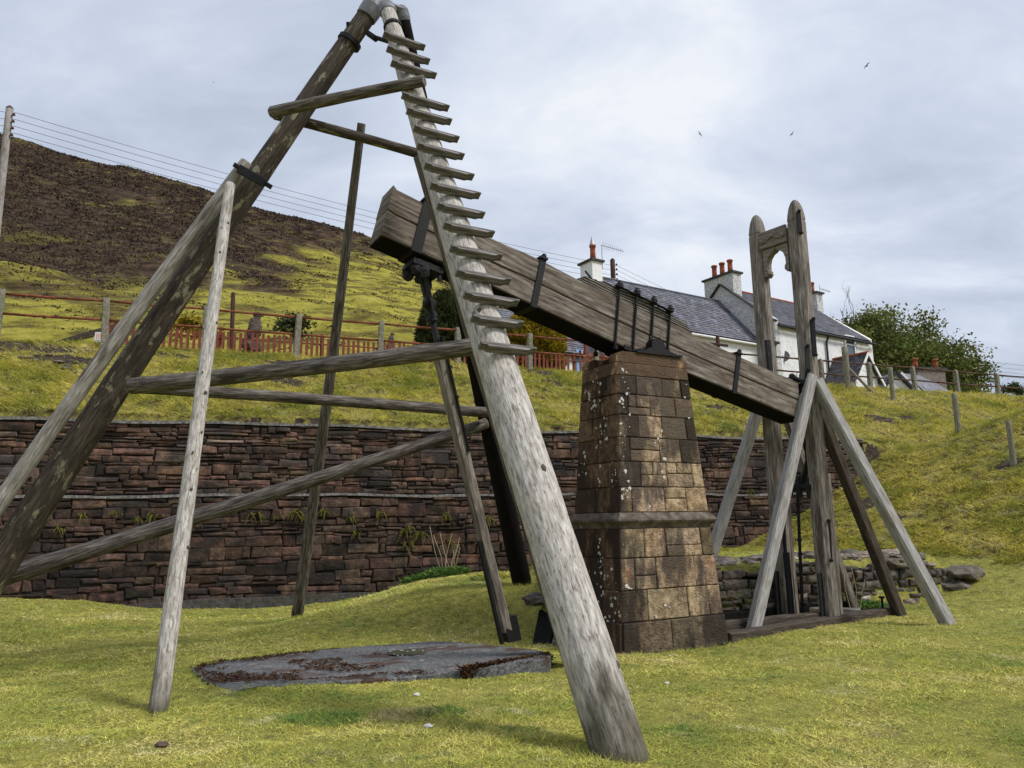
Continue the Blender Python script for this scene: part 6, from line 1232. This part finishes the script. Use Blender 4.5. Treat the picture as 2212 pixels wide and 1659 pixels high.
for k in range(4):
    a = pt-UP*(.25+.32*k)+V(.25, 0, .05); b = p2-UP*(.35+.32*k)+V(-.05, 0, 0); wire(a, b, .45, ['topmost', 'second from top', 'third from top', 'lowest'][k]+' of the four parallel wires between the two utility poles', .011, 'parallel wires between the two utility poles')
    c = at(1540+k*-12, 640+8*k, 60+k)-UP*0; wire(p2-UP*(.35+.32*k)+V(.26, 0, 0), at(1700, 735+10*k, 78), .3, ['topmost', 'second from top', 'third from top', 'lowest'][k]+' wire running right from the brown utility pole behind the low roof', .011, 'parallel wires right of the brown utility pole')
    wire(pt-UP*(.22+.32*k), pt-UP*(.22+.32*k)+V(-12, -4, 1.6-.2*k), .2, ['topmost', 'second from top', 'third from top', 'lowest'][k]+' wire leaving the grey utility pole towards the left edge', .011, 'wires leaving the picture on the left')
    wire(at(2105, 778+9*k, 75), at(2400, 800+10*k, 75), .2, 'faint overhead wire low in the sky at the right edge', .014, 'faint wires at the right edge')
wire(pt-UP*1.5+V(.2, 0, 0), at(330, 420, 62), .8, 'single sagging wire dropping from the left utility pole towards the moor', .011, None)
wire(at(-60, 458, 33), at(980, 640, 44), .25, 'dark low wire crossing the hillside below the heather', .012, None)
# ------------------------------------------------------------ gulls
def gull(p, span, roll, yaw, label):
    p = np.array(p, float); r = thing('gull', label, 'bird', p, 'gulls gliding in the sky'); X = V(math.cos(yaw), math.sin(yaw), 0); W_ = unit(V(-math.sin(yaw)*math.cos(roll), math.cos(yaw)*math.cos(roll)*0, math.sin(roll))+V(math.cos(roll), 0, 0)*.0001); W_ = unit(V(math.cos(roll), 0, math.sin(roll))); Fd = unit(np.cross(W_, V(.3, .5, .9))); Uv = unit(np.cross(Fd, W_)); Uv = Uv if Uv[2] > 0 else -Uv
    mb = MB(); mb.sweep([p-Fd*span*.2, p-Fd*span*.1, p, p+Fd*span*.1, p+Fd*span*.17], [(math.cos(k*.785), math.sin(k*.785)) for k in range(8)], W_, Uv, 0, None, [span*.008, span*.04, span*.055, span*.04, span*.012]); mb.build('body', 'util_pole', r)
    for sg in (-1, 1):
        mb = MB(); a = p+W_*sg*span*.03; b = p+W_*sg*span*.24+Uv*span*.08+Fd*span*.05; c = p+W_*sg*span*.5+Uv*span*.03-Fd*span*.05
        for w0, w1, q0, q1 in ((.09, .09, a, b), (.09, .015, b, c)):
            vs = [q0+Fd*span*w0/2, q1+Fd*span*w1/2, q1-Fd*span*w1, q0-Fd*span*w0]; vs += [v-Uv*span*.012 for v in vs]; fs = [(0, 1, 2, 3), (7, 6, 5, 4), (0, 4, 5, 1), (2, 6, 7, 3), (1, 5, 6, 2), (3, 7, 4, 0)]; mb.add(vs, fs)
        mb.build('wing', 'dish', r)
gull(at(1873, 141, 95), 1.25, R(48), .4, 'highest gull, gliding at the upper right of the sky'); gull(at(1711, 289, 105), 1.05, R(50), .2, 'gull gliding above the gap between the two guide posts')
gull(at(1512, 289, 105), 1.0, R(-62), .6, 'gull banking steeply, leftmost of the three over the cottages'); gull(at(461, 178, 190), .6, R(20), .3, 'tiny far gull alone in the left sky')
# ------------------------------------------------------------ things lying on the lawn
random.seed(64)
for u, v, s, mt, lab in ((900, 1503, .022, 'white_stone', 'small white pebble on the turf below the slab'), (925, 1573, .028, 'white_stone', 'grey white pebble on the lawn right of the green hollow'), (348, 1614, .035, 'red_stone', 'reddish brown stone sunk in the turf at lower left'), (1440, 1478, .02, 'white_stone', 'tiny pebble right of the foot of the ladder leg'), (450, 1162, 0, '', '')):
    if not lab: continue
    p = hit(u, v); mb = MB(); mb.blob(p+UP*s*.5, s, (1.4, 1, .7), 2, .4, 2, None if mt == 'white_stone' else 2.2); tag(mb.build('pebble', mt, None, org=p), lab, 'stone')
# tussocks of paler long grass: by the ladder leg foot and in the trodden patches
def tuft(u, v, r, n, h, mat, label, name='grass_tuft'):
    p = hit(u, v); th = rng.uniform(0, 2*np.pi, n); rr = r*np.sqrt(rng.uniform(0, 1, n)); x = p[0]+rr*np.cos(th); y = p[1]+rr*np.sin(th)*.7; Pb, Fb, Tb = blades(np.stack([x, y, ground(x, y)-.005], 1), np.full(n, h), np.full(n, .007), .9); return tris(name, Pb, Fb, mat, Tb, 'stuff', label)
tuft(1320, 1632, .30, 900, .075, 'lawn_blade', 'longer pale grass round the foot of the ladder leg'); tuft(870, 1545, .30, 700, .05, 'straw', 'trodden straw coloured patch in the lawn'); tuft(700, 1555, .35, 900, .07, 'nettle', 'greener hollow in the lawn'); tuft(950, 1537, .22, 500, .06, 'nettle', 'greener grass beside the trodden patch')
tuft(1300, 1490, .5, 500, .04, 'straw', 'straw coloured grass right of the slab'); tuft(640, 1336, .22, 300, .08, 'lawn_blade', 'grass round the foot of the far prop'); tuft(342, 1536, .2, 350, .05, 'lawn_blade', 'grass round the foot of the near prop')
tuft(1620, 1376, .2, 260, .06, 'lawn_blade', 'grass round the front strut foot'); tuft(2052, 1352, .22, 300, .07, 'lawn_blade', 'grass round the right strut foot'); tuft(1132, 1264, .25, 300, .09, 'lawn_blade', 'grass round the black leg foot')
for u, v in ((1380, 1418), (1450, 1409), (1520, 1400), (1570, 1390), (1640, 1385), (1720, 1370), (1800, 1356), (1870, 1342)): tuft(u, v, .28, 260, .07, 'lawn_blade', 'rough grass fringe along the foot of the pier and sill')
for u, v in ((420, 1452), (455, 1480), (512, 1498), (560, 1488), (650, 1482), (740, 1475), (830, 1470), (920, 1462), (1010, 1454), (1100, 1446), (1180, 1440)): tuft(u, v, .16, 240, .05, 'lawn_blade', 'grass creeping over the slab edge')
for u, v in ((640, 1578), (1000, 1600), (1500, 1560), (1750, 1500), (250, 1480), (150, 1590), (1100, 1510), (1900, 1590), (700, 1640)): tuft(u, v, random.uniform(.15, .35), 160, .035, 'straw' if random.random() < .6 else 'lawn_blade', 'loose straw coloured thatch in the lawn')
for u, v in ((120, 790), (60, 770), (170, 800)):   # spoil with broken stone on the left of the bank
    for k in range(7):
        p = hit(u+random.uniform(-50, 50), v+random.uniform(-12, 12)); s = random.uniform(.03, .09); mb = MB(); mb.blob(p+UP*s*.3, s, (1.4, 1, .5), 2, .5, 2, stone_tint(.7, 1.8)); tag(mb.build('spoil_stone', 'rubble', None, org=p), 'broken grey stone lying on the bare spoil of the upper bank at left', 'stone', 'stones on the bare spoil patch')
